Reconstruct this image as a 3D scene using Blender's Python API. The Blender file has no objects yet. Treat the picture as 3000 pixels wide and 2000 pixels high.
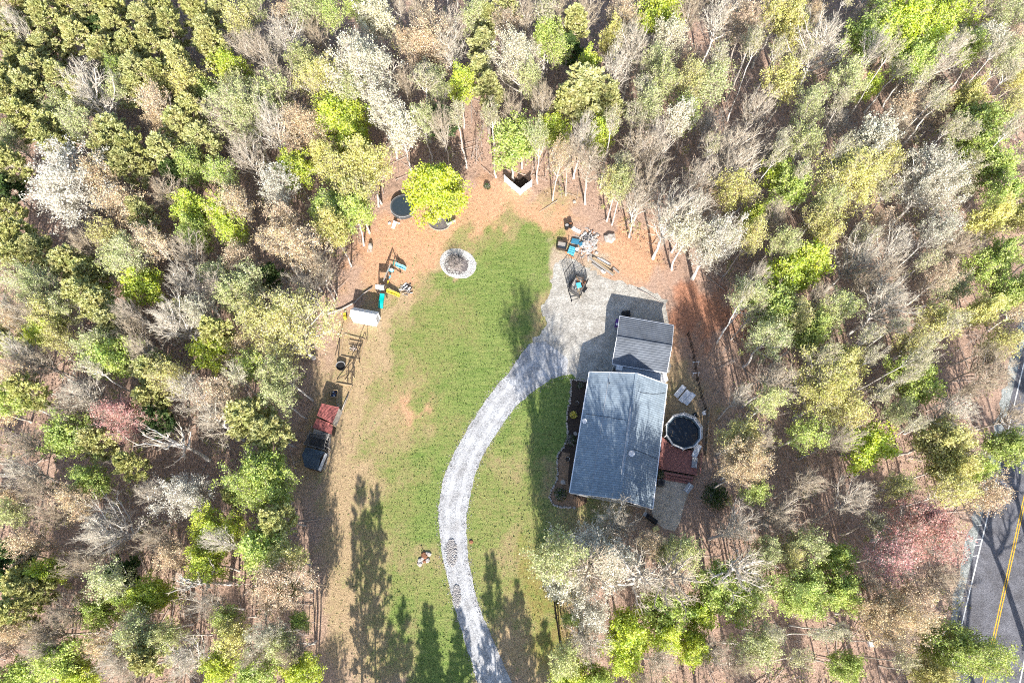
import bpy, math, random
import numpy as np
from mathutils import Vector
random.seed(7); RNG = np.random.default_rng(11)
S = bpy.context.scene; COL = S.collection
R = math.radians

# ------------------------------------------------------------------ camera, light
CAMH = 85.0; FOC = 2000.0; TILT = R(22)
cd = bpy.data.cameras.new('camera'); cam = bpy.data.objects.new('camera', cd); COL.objects.link(cam)
cd.sensor_width = 36; cd.lens = 36 * FOC / 3000; cd.clip_start = 1; cd.clip_end = 6000
cam.location = (0, 0, CAMH); cam.rotation_euler = (TILT, 0, 0); S.camera = cam
SUN_EL = R(31); SHX = -0.085                      # shadows run up the picture, a touch to the left
w = bpy.data.worlds.new('World'); S.world = w; w.use_nodes = True
nt = w.node_tree; bg = nt.nodes['Background']; sky = nt.nodes.new('ShaderNodeTexSky')
sky.sky_type = 'NISHITA'; sky.sun_disc = False; sky.sun_elevation = SUN_EL
sdir = Vector((SHX, 1, 0)).normalized()            # horizontal direction light travels
sky.sun_rotation = math.atan2(-sdir.x, -sdir.y)
nt.links.new(sky.outputs[0], bg.inputs[0]); bg.inputs[1].default_value = 0.13
sl = bpy.data.lights.new('sun', 'SUN'); so = bpy.data.objects.new('sun', sl); COL.objects.link(so)
sl.energy = 5.0; sl.angle = R(0.5); sl.color = (1, 0.95, 0.87)
ldir = Vector((sdir.x * math.cos(SUN_EL), sdir.y * math.cos(SUN_EL), -math.sin(SUN_EL)))
so.rotation_euler = ldir.to_track_quat('-Z', 'Y').to_euler(); so.location = (0, -60, 80)
S.view_settings.view_transform = 'Standard'; S.view_settings.look = 'None'
S.view_settings.exposure = 1.15; S.view_settings.gamma = 1
S.view_settings.use_curve_mapping = False
S.render.engine = 'CYCLES'
S.cycles.use_denoising = False; S.cycles.filter_width = 1.05; S.cycles.adaptive_threshold = .02
S.cycles.max_bounces = 5; S.cycles.diffuse_bounces = 2; S.cycles.transmission_bounces = 3

CT, ST = math.cos(TILT), math.sin(TILT)
def G(px, py, z=0.0):
    """point of the place at height z that the photograph shows at pixel px, py"""
    x = (px - 1500) / FOC; y = -(py - 1000) / FOC
    dz = y * ST - CT; s = (z - CAMH) / dz
    return Vector((x * s, (y * CT + ST) * s, z))
def toPx(X, Y, Z=0.0):
    Z = Z - CAMH; v = Y * CT + Z * ST; ww = Y * ST - Z * CT
    return 1500 + FOC * X / ww, 1000 - FOC * v / ww

# ------------------------------------------------------------------ materials
def new_mat(name):
    m = bpy.data.materials.new(name); m.use_nodes = True
    n = m.node_tree; b = n.nodes['Principled BSDF']
    b.inputs['Specular IOR Level'].default_value = 0.25
    return m, n, b
def N(n, t, **kw):
    o = n.nodes.new(t)
    for k, v in kw.items(): setattr(o, k, v)
    return o
def mixc(n, a, b, f, mode='MIX'):
    m = N(n, 'ShaderNodeMix', data_type='RGBA', blend_type=mode)
    for i, v in ((6, a), (7, b), (0, f)):
        if hasattr(v, 'links'): n.links.new(v, m.inputs[i])
        else: m.inputs[i].default_value = v if i == 0 else (*v, 1) if len(v) == 3 else v
    return m.outputs[2]
def noise(n, scale, detail=4, rough=.6, vec=None):
    t = N(n, 'ShaderNodeTexNoise'); t.inputs['Scale'].default_value = scale
    t.inputs['Detail'].default_value = detail; t.inputs['Roughness'].default_value = rough
    if vec is None:
        g = N(n, 'ShaderNodeNewGeometry'); vec = g.outputs['Position']
    n.links.new(vec, t.inputs['Vector']); return t.outputs['Fac']
def ramp(n, src, a, b):
    r = N(n, 'ShaderNodeMapRange'); r.inputs[1].default_value = a; r.inputs[2].default_value = b
    n.links.new(src, r.inputs[0]); return r.outputs[0]
def mat(name, c, rough=.8, var=.25, scale=3., bump=0., c2=None, metal=0, fine=None):
    m, n, b = new_mat(name)
    c2 = c2 or tuple(x * (1 - var) for x in c); c1 = tuple(min(1, x * (1 + var * .4)) for x in c)
    f = ramp(n, noise(n, scale), .3, .7)
    col = mixc(n, c2, c1, f)
    if fine:
        col = mixc(n, col, mixc(n, (.55, .55, .55), (1.35, 1.35, 1.35), ramp(n, noise(n, fine, 2), .3, .7)), 1.0, 'MULTIPLY')
    n.links.new(col, b.inputs['Base Color'])
    b.inputs['Roughness'].default_value = rough; b.inputs['Metallic'].default_value = metal
    if bump:
        bp = N(n, 'ShaderNodeBump'); bp.inputs['Strength'].default_value = bump; bp.inputs['Distance'].default_value = .05
        n.links.new(noise(n, scale * 6), bp.inputs['Height']); n.links.new(bp.outputs[0], b.inputs['Normal'])
    return m

M = {}
M['house_wall'] = mat('house_wall', (.42, .43, .45), .7, .1)
M['garage_wall'] = mat('garage_wall', (.27, .30, .34), .7, .1)
M['white'] = mat('white_paint', (.80, .80, .82), .5, .08, 2)
M['shed_white'] = mat('shed_white', (.76, .76, .78), .45, .05, 1)
M['black'] = mat('black_metal', (.02, .02, .022), .5, .3)
M['rubber'] = mat('black_plastic', (.018, .018, .02), .6, .3)
M['grey'] = mat('grey_metal', (.35, .36, .38), .5, .2)
M['darkwood'] = mat('dark_wood', (.055, .04, .032), .8, .4, 5)
M['tanwood'] = mat('tan_wood', (.40, .30, .19), .8, .3, 5)
M['greywood'] = mat('grey_wood', (.36, .33, .30), .85, .35, 6)
M['orangewood'] = mat('orange_wood', (.50, .24, .12), .8, .2, 5)
M['deck'] = mat('red_deck', (.34, .15, .13), .75, .3, 4, fine=20)
M['concrete'] = mat('concrete', (.58, .50, .41), .9, .28, 1.2, .2, fine=14)
M['pot'] = mat('pale_pot', (.5, .5, .48), .7, .2)
M['stone'] = mat('field_stone', (.42, .37, .33), .9, .35, 4, .3)
M['rubble'] = mat('rubble', (.40, .38, .37), .9, .4, 3, .3)
M['mulch'] = mat('mulch', (.075, .052, .04), .95, .5, 8, .6, fine=20)
M['greymulch'] = mat('grey_mulch', (.17, .15, .15), .95, .4, 8, .5, fine=20)
M['teal'] = mat('teal_plastic', (.0, .33, .30), .35, .1)
M['yellow'] = mat('yellow_plastic', (.80, .60, .06), .45, .1)
M['sky'] = mat('pale_blue_plastic', (.20, .50, .62), .45, .2)
M['bluetarp'] = mat('blue_tarp', (.05, .20, .32), .5, .3)
M['cyan'] = mat('cyan_box', (.10, .45, .65), .5, .1)
M['navy'] = mat('navy_things', (.03, .06, .16), .5, .5, 12)
M['purple'] = mat('purple_plastic', (.12, .05, .25), .5, .1)
M['paleyellow'] = mat('pale_yellow', (.65, .58, .25), .6, .2)
M['rust'] = mat('rusty', (.24, .11, .06), .8, .4, 8)
M['palegreen'] = mat('faded_green_wood', (.42, .46, .33), .8, .2)
M['line_white'] = mat('line_white', (.75, .75, .73), .6, .2, 3, fine=10)
M['line_yellow'] = mat('line_yellow', (.70, .42, .05), .6, .25, 3, fine=10)
M['liner'] = mat('pool_liner', (.10, .14, .17), .4, .4, 4)
M['mesh_dark'] = mat('dark_mesh', (.07, .075, .08), .6, .3)
M['logwood'] = mat('log_bark', (.45, .38, .33), .9, .35, 4, .3)

def roof_mat(name, c1, c2, row, dirv, along, rough=.75, amt=.25, metal=0):
    """rows of shingles / panels: fine print and relief running along `along`, rows stacked along `dirv`"""
    m, n, b = new_mat(name)
    g = N(n, 'ShaderNodeNewGeometry'); d = N(n, 'ShaderNodeVectorMath', operation='DOT_PRODUCT')
    n.links.new(g.outputs['Position'], d.inputs[0]); d.inputs[1].default_value = dirv
    mm = N(n, 'ShaderNodeMath', operation='MULTIPLY'); n.links.new(d.outputs['Value'], mm.inputs[0]); mm.inputs[1].default_value = 1 / row
    fr = N(n, 'ShaderNodeMath', operation='FRACT'); n.links.new(mm.outputs[0], fr.inputs[0])
    d2 = N(n, 'ShaderNodeVectorMath', operation='DOT_PRODUCT'); n.links.new(g.outputs['Position'], d2.inputs[0]); d2.inputs[1].default_value = along
    fl = N(n, 'ShaderNodeMath', operation='FLOOR'); n.links.new(mm.outputs[0], fl.inputs[0])
    m2 = N(n, 'ShaderNodeMath', operation='MULTIPLY'); n.links.new(d2.outputs['Value'], m2.inputs[0]); m2.inputs[1].default_value = 3.1
    f2 = N(n, 'ShaderNodeMath', operation='FLOOR'); n.links.new(m2.outputs[0], f2.inputs[0])
    cb = N(n, 'ShaderNodeCombineXYZ'); n.links.new(fl.outputs[0], cb.inputs[0]); n.links.new(f2.outputs[0], cb.inputs[1])
    wn = N(n, 'ShaderNodeTexWhiteNoise'); n.links.new(cb.outputs[0], wn.inputs['Vector'])
    col = mixc(n, c1, c2, ramp(n, noise(n, .5, 6), .3, .7))
    col = mixc(n, col, mixc(n, (1 - amt,) * 3, (1 + amt * .6,) * 3, wn.outputs['Value']), 1., 'MULTIPLY')
    ed = N(n, 'ShaderNodeMath', operation='LESS_THAN'); n.links.new(fr.outputs[0], ed.inputs[0]); ed.inputs[1].default_value = .16
    col = mixc(n, col, tuple(x * .6 for x in c1), ed.outputs[0])
    n.links.new(col, b.inputs['Base Color']); b.inputs['Roughness'].default_value = rough; b.inputs['Metallic'].default_value = metal
    bp = N(n, 'ShaderNodeBump'); bp.inputs['Distance'].default_value = .02; bp.inputs['Strength'].default_value = .6
    n.links.new(fr.outputs[0], bp.inputs['Height']); n.links.new(bp.outputs[0], b.inputs['Normal'])
    return m

def gravel_mat(name, a, b2, s=9):
    m, n, b = new_mat(name)
    v = N(n, 'ShaderNodeTexVoronoi'); v.inputs['Scale'].default_value = s
    g = N(n, 'ShaderNodeNewGeometry'); n.links.new(g.outputs['Position'], v.inputs['Vector'])
    sp = N(n, 'ShaderNodeSeparateColor'); n.links.new(v.outputs['Color'], sp.inputs[0])
    col = mixc(n, a, b2, sp.outputs[0])
    col = mixc(n, col, mixc(n, (.72, .70, .68), (1.12, 1.12, 1.12), ramp(n, noise(n, .55, 6), .35, .65)), 1., 'MULTIPLY')
    n.links.new(col, b.inputs['Base Color']); b.inputs['Roughness'].default_value = .9
    bp = N(n, 'ShaderNodeBump'); bp.inputs['Distance'].default_value = .06; bp.inputs['Strength'].default_value = .5
    n.links.new(v.outputs['Distance'], bp.inputs['Height']); n.links.new(bp.outputs[0], b.inputs['Normal'])
    return m
M['gravel'] = gravel_mat('pale_gravel', (.26, .265, .275), (.50, .505, .52))
M['gravel_lot'] = gravel_mat('lot_gravel', (.28, .265, .235), (.50, .475, .43), 7)
M['gravel_dark'] = gravel_mat('grey_gravel', (.10, .11, .13), (.55, .56, .58), 5)
M['gravel_white'] = gravel_mat('white_gravel', (.36, .34, .33), (.74, .72, .71), 8)
M['asphalt'] = gravel_mat('asphalt', (.10, .10, .115), (.18, .18, .20), 12)
M['shoulder'] = gravel_mat('shoulder', (.20, .22, .21), (.42, .44, .43), 7)

# ground: the base colour is stored per vertex (grass / clay / leaf litter regions), grain comes from noise
def ground_mat():
    m, n, b = new_mat('ground')
    at = N(n, 'ShaderNodeAttribute', attribute_name='soil')
    base = at.outputs['Color']; grassy = at.outputs['Alpha']
    n1 = ramp(n, noise(n, 2.2, 6, .7), .36, .64)
    n2 = ramp(n, noise(n, 9, 3, .7), .33, .67)
    n3 = ramp(n, noise(n, .35, 5, .65), .35, .65)
    green = mixc(n, (.075, .15, .03), (.22, .31, .08), n2)
    tan = mixc(n, (.20, .15, .075), (.42, .33, .19), n2)
    # grassiness broken up by noise
    a1 = N(n, 'ShaderNodeMath', operation='ADD'); n.links.new(grassy, a1.inputs[0])
    s1 = N(n, 'ShaderNodeMath', operation='MULTIPLY_ADD'); n.links.new(n1, s1.inputs[0]); s1.inputs[1].default_value = .55; s1.inputs[2].default_value = -.28
    n.links.new(s1.outputs[0], a1.inputs[1])
    s3 = N(n, 'ShaderNodeMath', operation='MULTIPLY_ADD'); n.links.new(n3, s3.inputs[0]); s3.inputs[1].default_value = .5; s3.inputs[2].default_value = -.25
    a2 = N(n, 'ShaderNodeMath', operation='ADD'); n.links.new(a1.outputs[0], a2.inputs[0]); n.links.new(s3.outputs[0], a2.inputs[1])
    gf = ramp(n, a2.outputs[0], .38, .92)
    lit = mixc(n, mixc(n, (.45, .42, .40), (1.5, 1.5, 1.5), n2), (1, 1, 1), .12)
    soil = mixc(n, base, lit, 1., 'MULTIPLY')
    soil = mixc(n, soil, mixc(n, (.72, .70, .68), (1.15, 1.12, 1.1), n1), 1., 'MULTIPLY')
    gcol = mixc(n, base, green, .58)
    gcol = mixc(n, gcol, mixc(n, (.6, .62, .6), (1.4, 1.35, 1.3), n2), 1., 'MULTIPLY')
    gp = N(n, 'ShaderNodeNewGeometry'); mp_ = N(n, 'ShaderNodeMapping'); mp_.inputs['Rotation'].default_value = (0, 0, R(-52)); mp_.inputs['Scale'].default_value = (.35, 2.6, 1)
    n.links.new(gp.outputs['Position'], mp_.inputs['Vector']); st_ = ramp(n, noise(n, 1.0, 4, .65, mp_.outputs[0]), .38, .62)
    gcol = mixc(n, gcol, mixc(n, (.78, .86, .74), (1.2, 1.1, 1.15), st_), 1., 'MULTIPLY')
    n.links.new(mixc(n, soil, gcol, gf), b.inputs['Base Color'])
    b.inputs['Roughness'].default_value = .95; b.inputs['Specular IOR Level'].default_value = .1
    bp = N(n, 'ShaderNodeBump'); bp.inputs['Distance'].default_value = .12; bp.inputs['Strength'].default_value = .8
    n.links.new(noise(n, 7, 5, .75), bp.inputs['Height']); n.links.new(bp.outputs[0], b.inputs['Normal'])
    return m
M['ground'] = ground_mat()

def leaf_mat(name, translu=.35, from_obj=True, c=(.1, .2, .03)):
    m = bpy.data.materials.new(name); m.use_nodes = True; n = m.node_tree; n.nodes.clear()
    out = N(n, 'ShaderNodeOutputMaterial')
    g = N(n, 'ShaderNodeNewGeometry')
    if from_obj: base = N(n, 'ShaderNodeObjectInfo').outputs['Color']
    else: base = mixc(n, c, c, 0.)
    hs = N(n, 'ShaderNodeHueSaturation'); n.links.new(base, hs.inputs['Color'])
    r = N(n, 'ShaderNodeMapRange'); n.links.new(g.outputs['Random Per Island'], r.inputs[0]); r.inputs[3].default_value = .55; r.inputs[4].default_value = 1.35
    n.links.new(r.outputs[0], hs.inputs['Value'])
    hv = N(n, 'ShaderNodeMapRange'); n.links.new(noise(n, .9, 3), hv.inputs[0]); hv.inputs[1].default_value = .3; hv.inputs[2].default_value = .7; hv.inputs[3].default_value = .475; hv.inputs[4].default_value = .52
    n.links.new(hv.outputs[0], hs.inputs['Hue']); sv = N(n, 'ShaderNodeMapRange'); n.links.new(g.outputs['Random Per Island'], sv.inputs[0]); sv.inputs[3].default_value = 1.02; sv.inputs[4].default_value = .72; n.links.new(sv.outputs[0], hs.inputs['Saturation'])
    d = N(n, 'ShaderNodeBsdfDiffuse'); t = N(n, 'ShaderNodeBsdfTranslucent'); mx = N(n, 'ShaderNodeMixShader')
    n.links.new(hs.outputs[0], d.inputs[0]); n.links.new(hs.outputs[0], t.inputs[0]); mx.inputs[0].default_value = translu
    n.links.new(d.outputs[0], mx.inputs[1]); n.links.new(t.outputs[0], mx.inputs[2]); n.links.new(mx.outputs[0], out.inputs[0])
    return m
M['leaf'] = leaf_mat('leaf')
def bark_mat(name, dk, pl):
    m, n, b = new_mat(name)
    oi = N(n, 'ShaderNodeObjectInfo')
    tc = N(n, 'ShaderNodeTexCoord')
    k = noise(n, 3.5, 4, .7, tc.outputs['Object'])
    dark = mixc(n, dk[0], dk[1], ramp(n, k, .3, .7))
    pale = mixc(n, pl[0], pl[1], ramp(n, k, .3, .65))
    n.links.new(mixc(n, dark, pale, oi.outputs['Alpha']), b.inputs['Base Color'])
    b.inputs['Roughness'].default_value = .9
    return m
M['bark'] = bark_mat('bark', ((.20, .165, .14), (.42, .36, .31)), ((.46, .42, .38), (.74, .70, .65)))
M['twigbark'] = bark_mat('twig_bark', ((.30, .235, .15), (.48, .39, .27)), ((.45, .39, .31), (.64, .58, .49)))
def fixed_leaf(name, c): M[name] = leaf_mat(name, .3, False, c); return M[name]
fixed_leaf('shrub_green', (.07, .12, .03)); fixed_leaf('shrub_yellow', (.75, .62, .01)); fixed_leaf('under_leaf', (.42, .42, .12))
fixed_leaf('dry_leaf', (.38, .27, .20)); fixed_leaf('grass_blade', (.17, .24, .06))
M['twig'] = mat('twig', (.40, .35, .32), .9, .3)

# ------------------------------------------------------------------ mesh helpers
class MB:
    def __init__(s): s.v = []; s.f = []; s.m = []
    def add(s, vs, fs, mi=0):
        k = len(s.v); s.v += [tuple(v) for v in vs]; s.f += [tuple(i + k for i in f) for f in fs]; s.m += [mi] * len(fs); return s
    def obox(s, o, a, b, c, mi=0):
        o, a, b, c = Vector(o), Vector(a), Vector(b), Vector(c)
        vs = [o, o + a, o + a + b, o + b, o + c, o + a + c, o + a + b + c, o + b + c]
        return s.add(vs, [(0, 3, 2, 1), (4, 5, 6, 7), (0, 1, 5, 4), (1, 2, 6, 5), (2, 3, 7, 6), (3, 0, 4, 7)], mi)
    def box(s, c, size, yaw=0, pitch=0, mi=0):
        c = Vector(c); cy, sy = math.cos(yaw), math.sin(yaw); cp, sp = math.cos(pitch), math.sin(pitch)
        a = Vector((cy * cp, sy * cp, sp)) * size[0]; b = Vector((-sy, cy, 0)) * size[1]; d = Vector((-cy * sp, -sy * sp, cp)) * size[2]
        return s.obox(c - a / 2 - b / 2 - d / 2, a, b, d, mi)
    def bar(s, p, q, wd, ht=None, mi=0):
        p, q = Vector(p), Vector(q); ht = ht or wd; d = q - p
        side = d.cross(Vector((0, 0, 1)));
        if side.length < 1e-4: side = Vector((1, 0, 0))
        side.normalize(); up = side.cross(d).normalized()
        return s.obox(p - side * wd / 2 - up * ht / 2, d, side * wd, up * ht, mi)
    def tube(s, pts, rad, n=8, mi=0, cap=True):
        pts = [Vector(p) for p in pts]; rad = rad if hasattr(rad, '__len__') else [rad] * len(pts)
        vs = []; fs = []
        for i, p in enumerate(pts):
            d = (pts[min(i + 1, len(pts) - 1)] - pts[max(i - 1, 0)]).normalized()
            u = d.cross(Vector((0, 0, 1)) if abs(d.z) < .9 else Vector((1, 0, 0))).normalized(); v = d.cross(u)
            for k in range(n):
                a = 2 * math.pi * k / n; vs.append(p + (u * math.cos(a) + v * math.sin(a)) * rad[i])
        for i in range(len(pts) - 1):
            for k in range(n): fs.append((i * n + k, i * n + (k + 1) % n, (i + 1) * n + (k + 1) % n, (i + 1) * n + k))
        if cap: fs += [tuple(range(n))[::-1], tuple(range((len(pts) - 1) * n, len(pts) * n))]
        return s.add(vs, fs, mi)
    def prism(s, poly, z0, z1, mi=0):
        n = len(poly); vs = [(p[0], p[1], z0) for p in poly] + [(p[0], p[1], z1) for p in poly]
        return s.add(vs, [tuple(range(n))[::-1], tuple(range(n, 2 * n))] + [(i, (i + 1) % n, n + (i + 1) % n, n + i) for i in range(n)], mi)
    def slab(s, q, th, mi=0):
        """quad (4 points) with thickness th below it"""
        q = [Vector(p) for p in q]; nrm = (q[1] - q[0]).cross(q[3] - q[0]).normalized()
        if nrm.z < 0: nrm = -nrm
        lo = [p - nrm * th for p in q]
        return s.add(q + lo, [(0, 1, 2, 3), (7, 6, 5, 4), (0, 4, 5, 1), (1, 5, 6, 2), (2, 6, 7, 3), (3, 7, 4, 0)], mi)
    def rock(s, c, r, mi=0, flat=.7):
        c = Vector(c); ph = random.random() * 6; vs = []; fs = []
        for j, (zz, rr) in enumerate(((-.6, .8), (.15, 1.), (.75, .55))):
            for k in range(6):
                a = ph + k * math.pi / 3; q = r * rr * random.uniform(.78, 1.15); vs.append(c + Vector((math.cos(a) * q, math.sin(a) * q, zz * r * flat * random.uniform(.85, 1.1))))
        for j in range(2):
            for k in range(6): fs.append((j * 6 + k, j * 6 + (k + 1) % 6, j * 6 + 6 + (k + 1) % 6, j * 6 + 6 + k))
        fs += [tuple(range(12, 18))]
        return s.add(vs, fs, mi)
    def disc(s, c, r, n=24, mi=0):
        vs = [(c[0] + r * math.cos(2 * math.pi * k / n), c[1] + r * math.sin(2 * math.pi * k / n), c[2]) for k in range(n)]
        return s.add(vs, [tuple(range(n))], mi)
    def cyl(s, c, r, h, n=16, mi=0, r2=None): return s.tube([c, (c[0], c[1], c[2] + h)], [r, r if r2 is None else r2], n, mi)
    def build(s, name, mats, parent=None, smooth=False):
        off = Vector(parent['_w']) if parent is not None else Vector((0, 0, 0))
        me = bpy.data.meshes.new(name)
        me.from_pydata([(v[0] - off.x, v[1] - off.y, v[2] - off.z) for v in s.v], [], s.f)
        if not isinstance(mats, (list, tuple)): mats = [mats]
        for m in mats: me.materials.append(M[m] if isinstance(m, str) else m)
        me.polygons.foreach_set('material_index', s.m)
        if smooth: me.polygons.foreach_set('use_smooth', [True] * len(s.f))
        me.update()
        o = bpy.data.objects.new(name, me); COL.objects.link(o); o.parent = parent
        o['_w'] = tuple(off)
        return o

def tag(o, label=None, cat=None, group=None, kind=None):
    if label: o['label'] = label
    if cat: o['category'] = cat
    if group: o['group'] = group
    if kind: o['kind'] = kind
    return o
def thing(name, label, cat, loc, group=None):
    o = bpy.data.objects.new(name, None); COL.objects.link(o); o.location = loc; o.empty_display_size = .3
    o['_w'] = tuple(loc); return tag(o, label, cat, group)
def inpoly(x, y, poly):
    """vectorised point in polygon"""
    x = np.asarray(x, float); y = np.asarray(y, float); c = np.zeros(x.shape, bool); n = len(poly)
    for i in range(n):
        x1, y1 = poly[i][:2]; x2, y2 = poly[(i + 1) % n][:2]
        if y1 == y2: continue
        c ^= ((y1 > y) != (y2 > y)) & (x < (x2 - x1) * (y - y1) / (y2 - y1) + x1)
    return c
def GP(pts, z=0): return [G(a, b, z) for a, b in pts]
def rough_edge(poly, step=.6, amp=.25):
    out = []
    for i in range(len(poly)):
        a = Vector(poly[i]); b = Vector(poly[(i + 1) % len(poly)]); k = max(1, int((b - a).length / step))
        for j in range(k):
            p = a.lerp(b, j / k); out.append(p + Vector((random.uniform(-amp, amp), random.uniform(-amp, amp), 0)))
    return out
def sheet(name, poly, z, m, kind='structure', label=None, parent=None):
    mb = MB(); vs = [(p[0], p[1], z) for p in poly]
    mb.add(vs, [tuple(range(len(vs)))])
    me_o = mb.build(name, m, parent)
    if parent is None: tag(me_o, label=label, kind=kind)
    return me_o

# ------------------------------------------------------------------ regions
CLEAR = [(1100, 640), (1140, 545), (1330, 510), (1460, 520), (1560, 545), (1640, 610), (1720, 600), (1830, 690), (1930, 770), (2080, 850), (2130, 930), (2085, 1040), (2100, 1200),
         (2085, 1300), (2075, 1450), (2020, 1575), (1930, 1570), (1650, 1510), (1610, 1580), (1660, 2080), (945, 2080), (915, 1700), (885, 1450), (872, 1400), (865, 1330), (925, 1150),
         (945, 1050), (960, 950), (1000, 850), (1060, 740)]
ROADL = [G(2991, 1101), G(2940, 1337), G(2872, 1609), G(2810, 1860)]
d0 = (ROADL[0] - ROADL[3]).normalized()
ROADSIDE = Vector((d0.y, -d0.x, 0))                # to the right of the white edge line
def road_off(x, y):
    """signed distance right of the white edge line"""
    p = ROADL[3]; return (x - p.x) * ROADSIDE.x + (y - p.y) * ROADSIDE.y

# ------------------------------------------------------------------ ground
CLS = dict(G=((.22, .25, .09), 1.0), g=((.29, .27, .115), .78), h=((.36, .29, .155), .55), t=((.43, .325, .20), .32), c=((.56, .335, .21), .2), r=((.44, .22, .14), .0),
           l=((.42, .30, .235), .05), y=((.30, .25, .09), .6), p=((.46, .38, .29), .1))
CP = '''1330,830,G 1450,900,G 1500,960,G 1400,800,G 1560,700,G 1530,800,G 1600,680,g 1400,1000,g 1300,900,g 1350,1050,G 1420,1090,G 1250,950,g 1200,1010,g 1150,1100,h 1250,1150,g 1340,1180,G 1300,1250,g
1150,1200,h 1195,1185,c 1060,1200,h 1020,1300,t 1000,1400,t 1100,1350,h 1200,1330,g 1280,1350,G 1200,1450,g 1260,1550,G 1150,1500,g 1000,1600,t 1010,1750,t 1100,1700,h 1200,1700,g 1270,1700,g 1230,1850,G
1330,1920,G 1150,1900,h 1050,1900,t 1300,1990,G 1130,700,c 1200,700,c 1250,750,c 1180,760,c 1300,680,c 1400,650,c 1450,610,c 1550,620,c 1600,630,c 1500,665,h 1620,600,t 1400,570,c 1370,540,l 1180,660,c 1100,760,c
1150,880,t 1110,950,t 1090,1050,t 1250,850,h 1450,720,g 1500,740,G 1480,580,c 1380,710,h 1560,1180,G 1640,1150,G 1620,1250,G 1520,1300,g 1480,1350,h 1560,1400,g 1450,1450,g 1420,1550,g 1480,1600,h 1550,1500,g
1560,1650,y 1600,1750,y 1450,1700,g 1520,1800,h 1620,1900,y 1500,1900,t 1600,1980,t 1580,1580,g 1990,930,r 2040,880,r 2100,920,r 2075,985,r 1985,1000,l 1960,1000,c 1980,1100,t 1960,1180,t 2020,1180,t 2100,1010,l
1750,680,l 1800,740,c 1850,700,c 1900,780,c 1750,620,l 1700,800,p 1930,840,l 1640,760,p 1450,690,g 1570,760,G 1500,860,G 1160,820,c 1230,900,g 1050,1130,t 980,1180,t 940,1280,t 960,1330,t 1040,1400,t
1010,1500,t 1060,1600,h 1080,1300,h 1110,1230,t 1440,820,G 1380,900,g 1450,1000,G 1290,1040,g 1330,960,g 1180,1300,h 1250,1630,h 1690,1470,h 2020,1440,l 2070,1080,l 1640,1400,h 1290,1480,G 1300,780,t
1690,830,p 1590,900,h 1560,960,h 1640,650,c 1440,760,G 1100,1150,h 1170,950,h 1030,1220,t 1395,1500,g 1530,1200,G 1580,1330,G 1440,1400,g 1500,1500,g 1350,760,h 1400,740,g 1660,1120,G'''
cp = []
for t_ in CP.split():
    a, b, c = t_.split(','); q = G(float(a), float(b)); cp.append((q.x, q.y, c))
CLW = [tuple(G(a, b)[:2]) for a, b in CLEAR]
for gx in np.arange(-100, 101, 5.):
    for gy in np.arange(-20, 121, 5.):
        if not inpoly([gx], [gy], CLW)[0]:
            dmin = min((gx - p[0]) ** 2 + (gy - p[1]) ** 2 for p in cp if p[2] != 'l') ** .5
            if dmin > 4: cp.append((gx, gy, 'l'))
def soft_noise(x, y, sc, seed):
    r = np.random.default_rng(seed); o = np.zeros_like(x)
    for k in range(6):
        a = r.uniform(0, 6.28); f = sc * r.uniform(.6, 1.8); o += np.sin((x * math.cos(a) + y * math.sin(a)) * f + r.uniform(0, 6.28))
    return o / 6 ** .5
xs = np.concatenate([[-3000, -1200, -500, -250, -160], np.arange(-105, 105.1, .5), [160, 250, 500, 1200, 3000]])
ys = np.concatenate([[-3000, -1200, -500, -200, -80, -45], np.arange(-24, 118.1, .5), [150, 230, 500, 1200, 3000]])
XX, YY = np.meshgrid(xs, ys); X = XX.ravel(); Y = YY.ravel()
wx = X + 1.2 * soft_noise(X, Y, 1.1, 1) + .6 * soft_noise(X, Y, 3.1, 2); wy = Y + 1.2 * soft_noise(X, Y, 1.2, 3) + .6 * soft_noise(X, Y, 2.9, 4)
W = np.zeros(len(X)); Cc = np.zeros((len(X), 4))
for (a, b, c) in cp:
    wt = 1 / (((wx - a) ** 2 + (wy - b) ** 2) + .8) ** 2.2; W += wt; Cc += wt[:, None] * np.array([*CLS[c][0], CLS[c][1]])[None]
Cc /= W[:, None]
inC = inpoly(X, Y, CLW)
Z = np.where(inC | (np.abs(X) > 104) | (road_off(X, Y) > -4), 0, .10 * soft_noise(X, Y, .5, 5) - .12)
Z = np.clip(Z, -.3, .0)
me = bpy.data.meshes.new('ground'); nx, ny = len(xs), len(ys)
me.vertices.add(len(X)); me.vertices.foreach_set('co', np.stack([X, Y, Z], 1).ravel())
idx = np.arange(nx * ny).reshape(ny, nx); q = np.stack([idx[:-1, :-1], idx[:-1, 1:], idx[1:, 1:], idx[1:, :-1]], -1).reshape(-1, 4)
me.loops.add(q.size); me.loops.foreach_set('vertex_index', q.ravel().astype(np.int32)); me.polygons.add(len(q))
me.polygons.foreach_set('loop_start', np.arange(0, q.size, 4, dtype=np.int32)); me.polygons.foreach_set('use_smooth', np.ones(len(q), bool)); me.update(); me.validate()
ca = me.color_attributes.new('soil', 'FLOAT_COLOR', 'POINT'); ca.data.foreach_set('color', Cc.ravel().astype(np.float32))
me.materials.append(M['ground']); go = bpy.data.objects.new('ground', me); COL.objects.link(go); tag(go, kind='structure')

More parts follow.
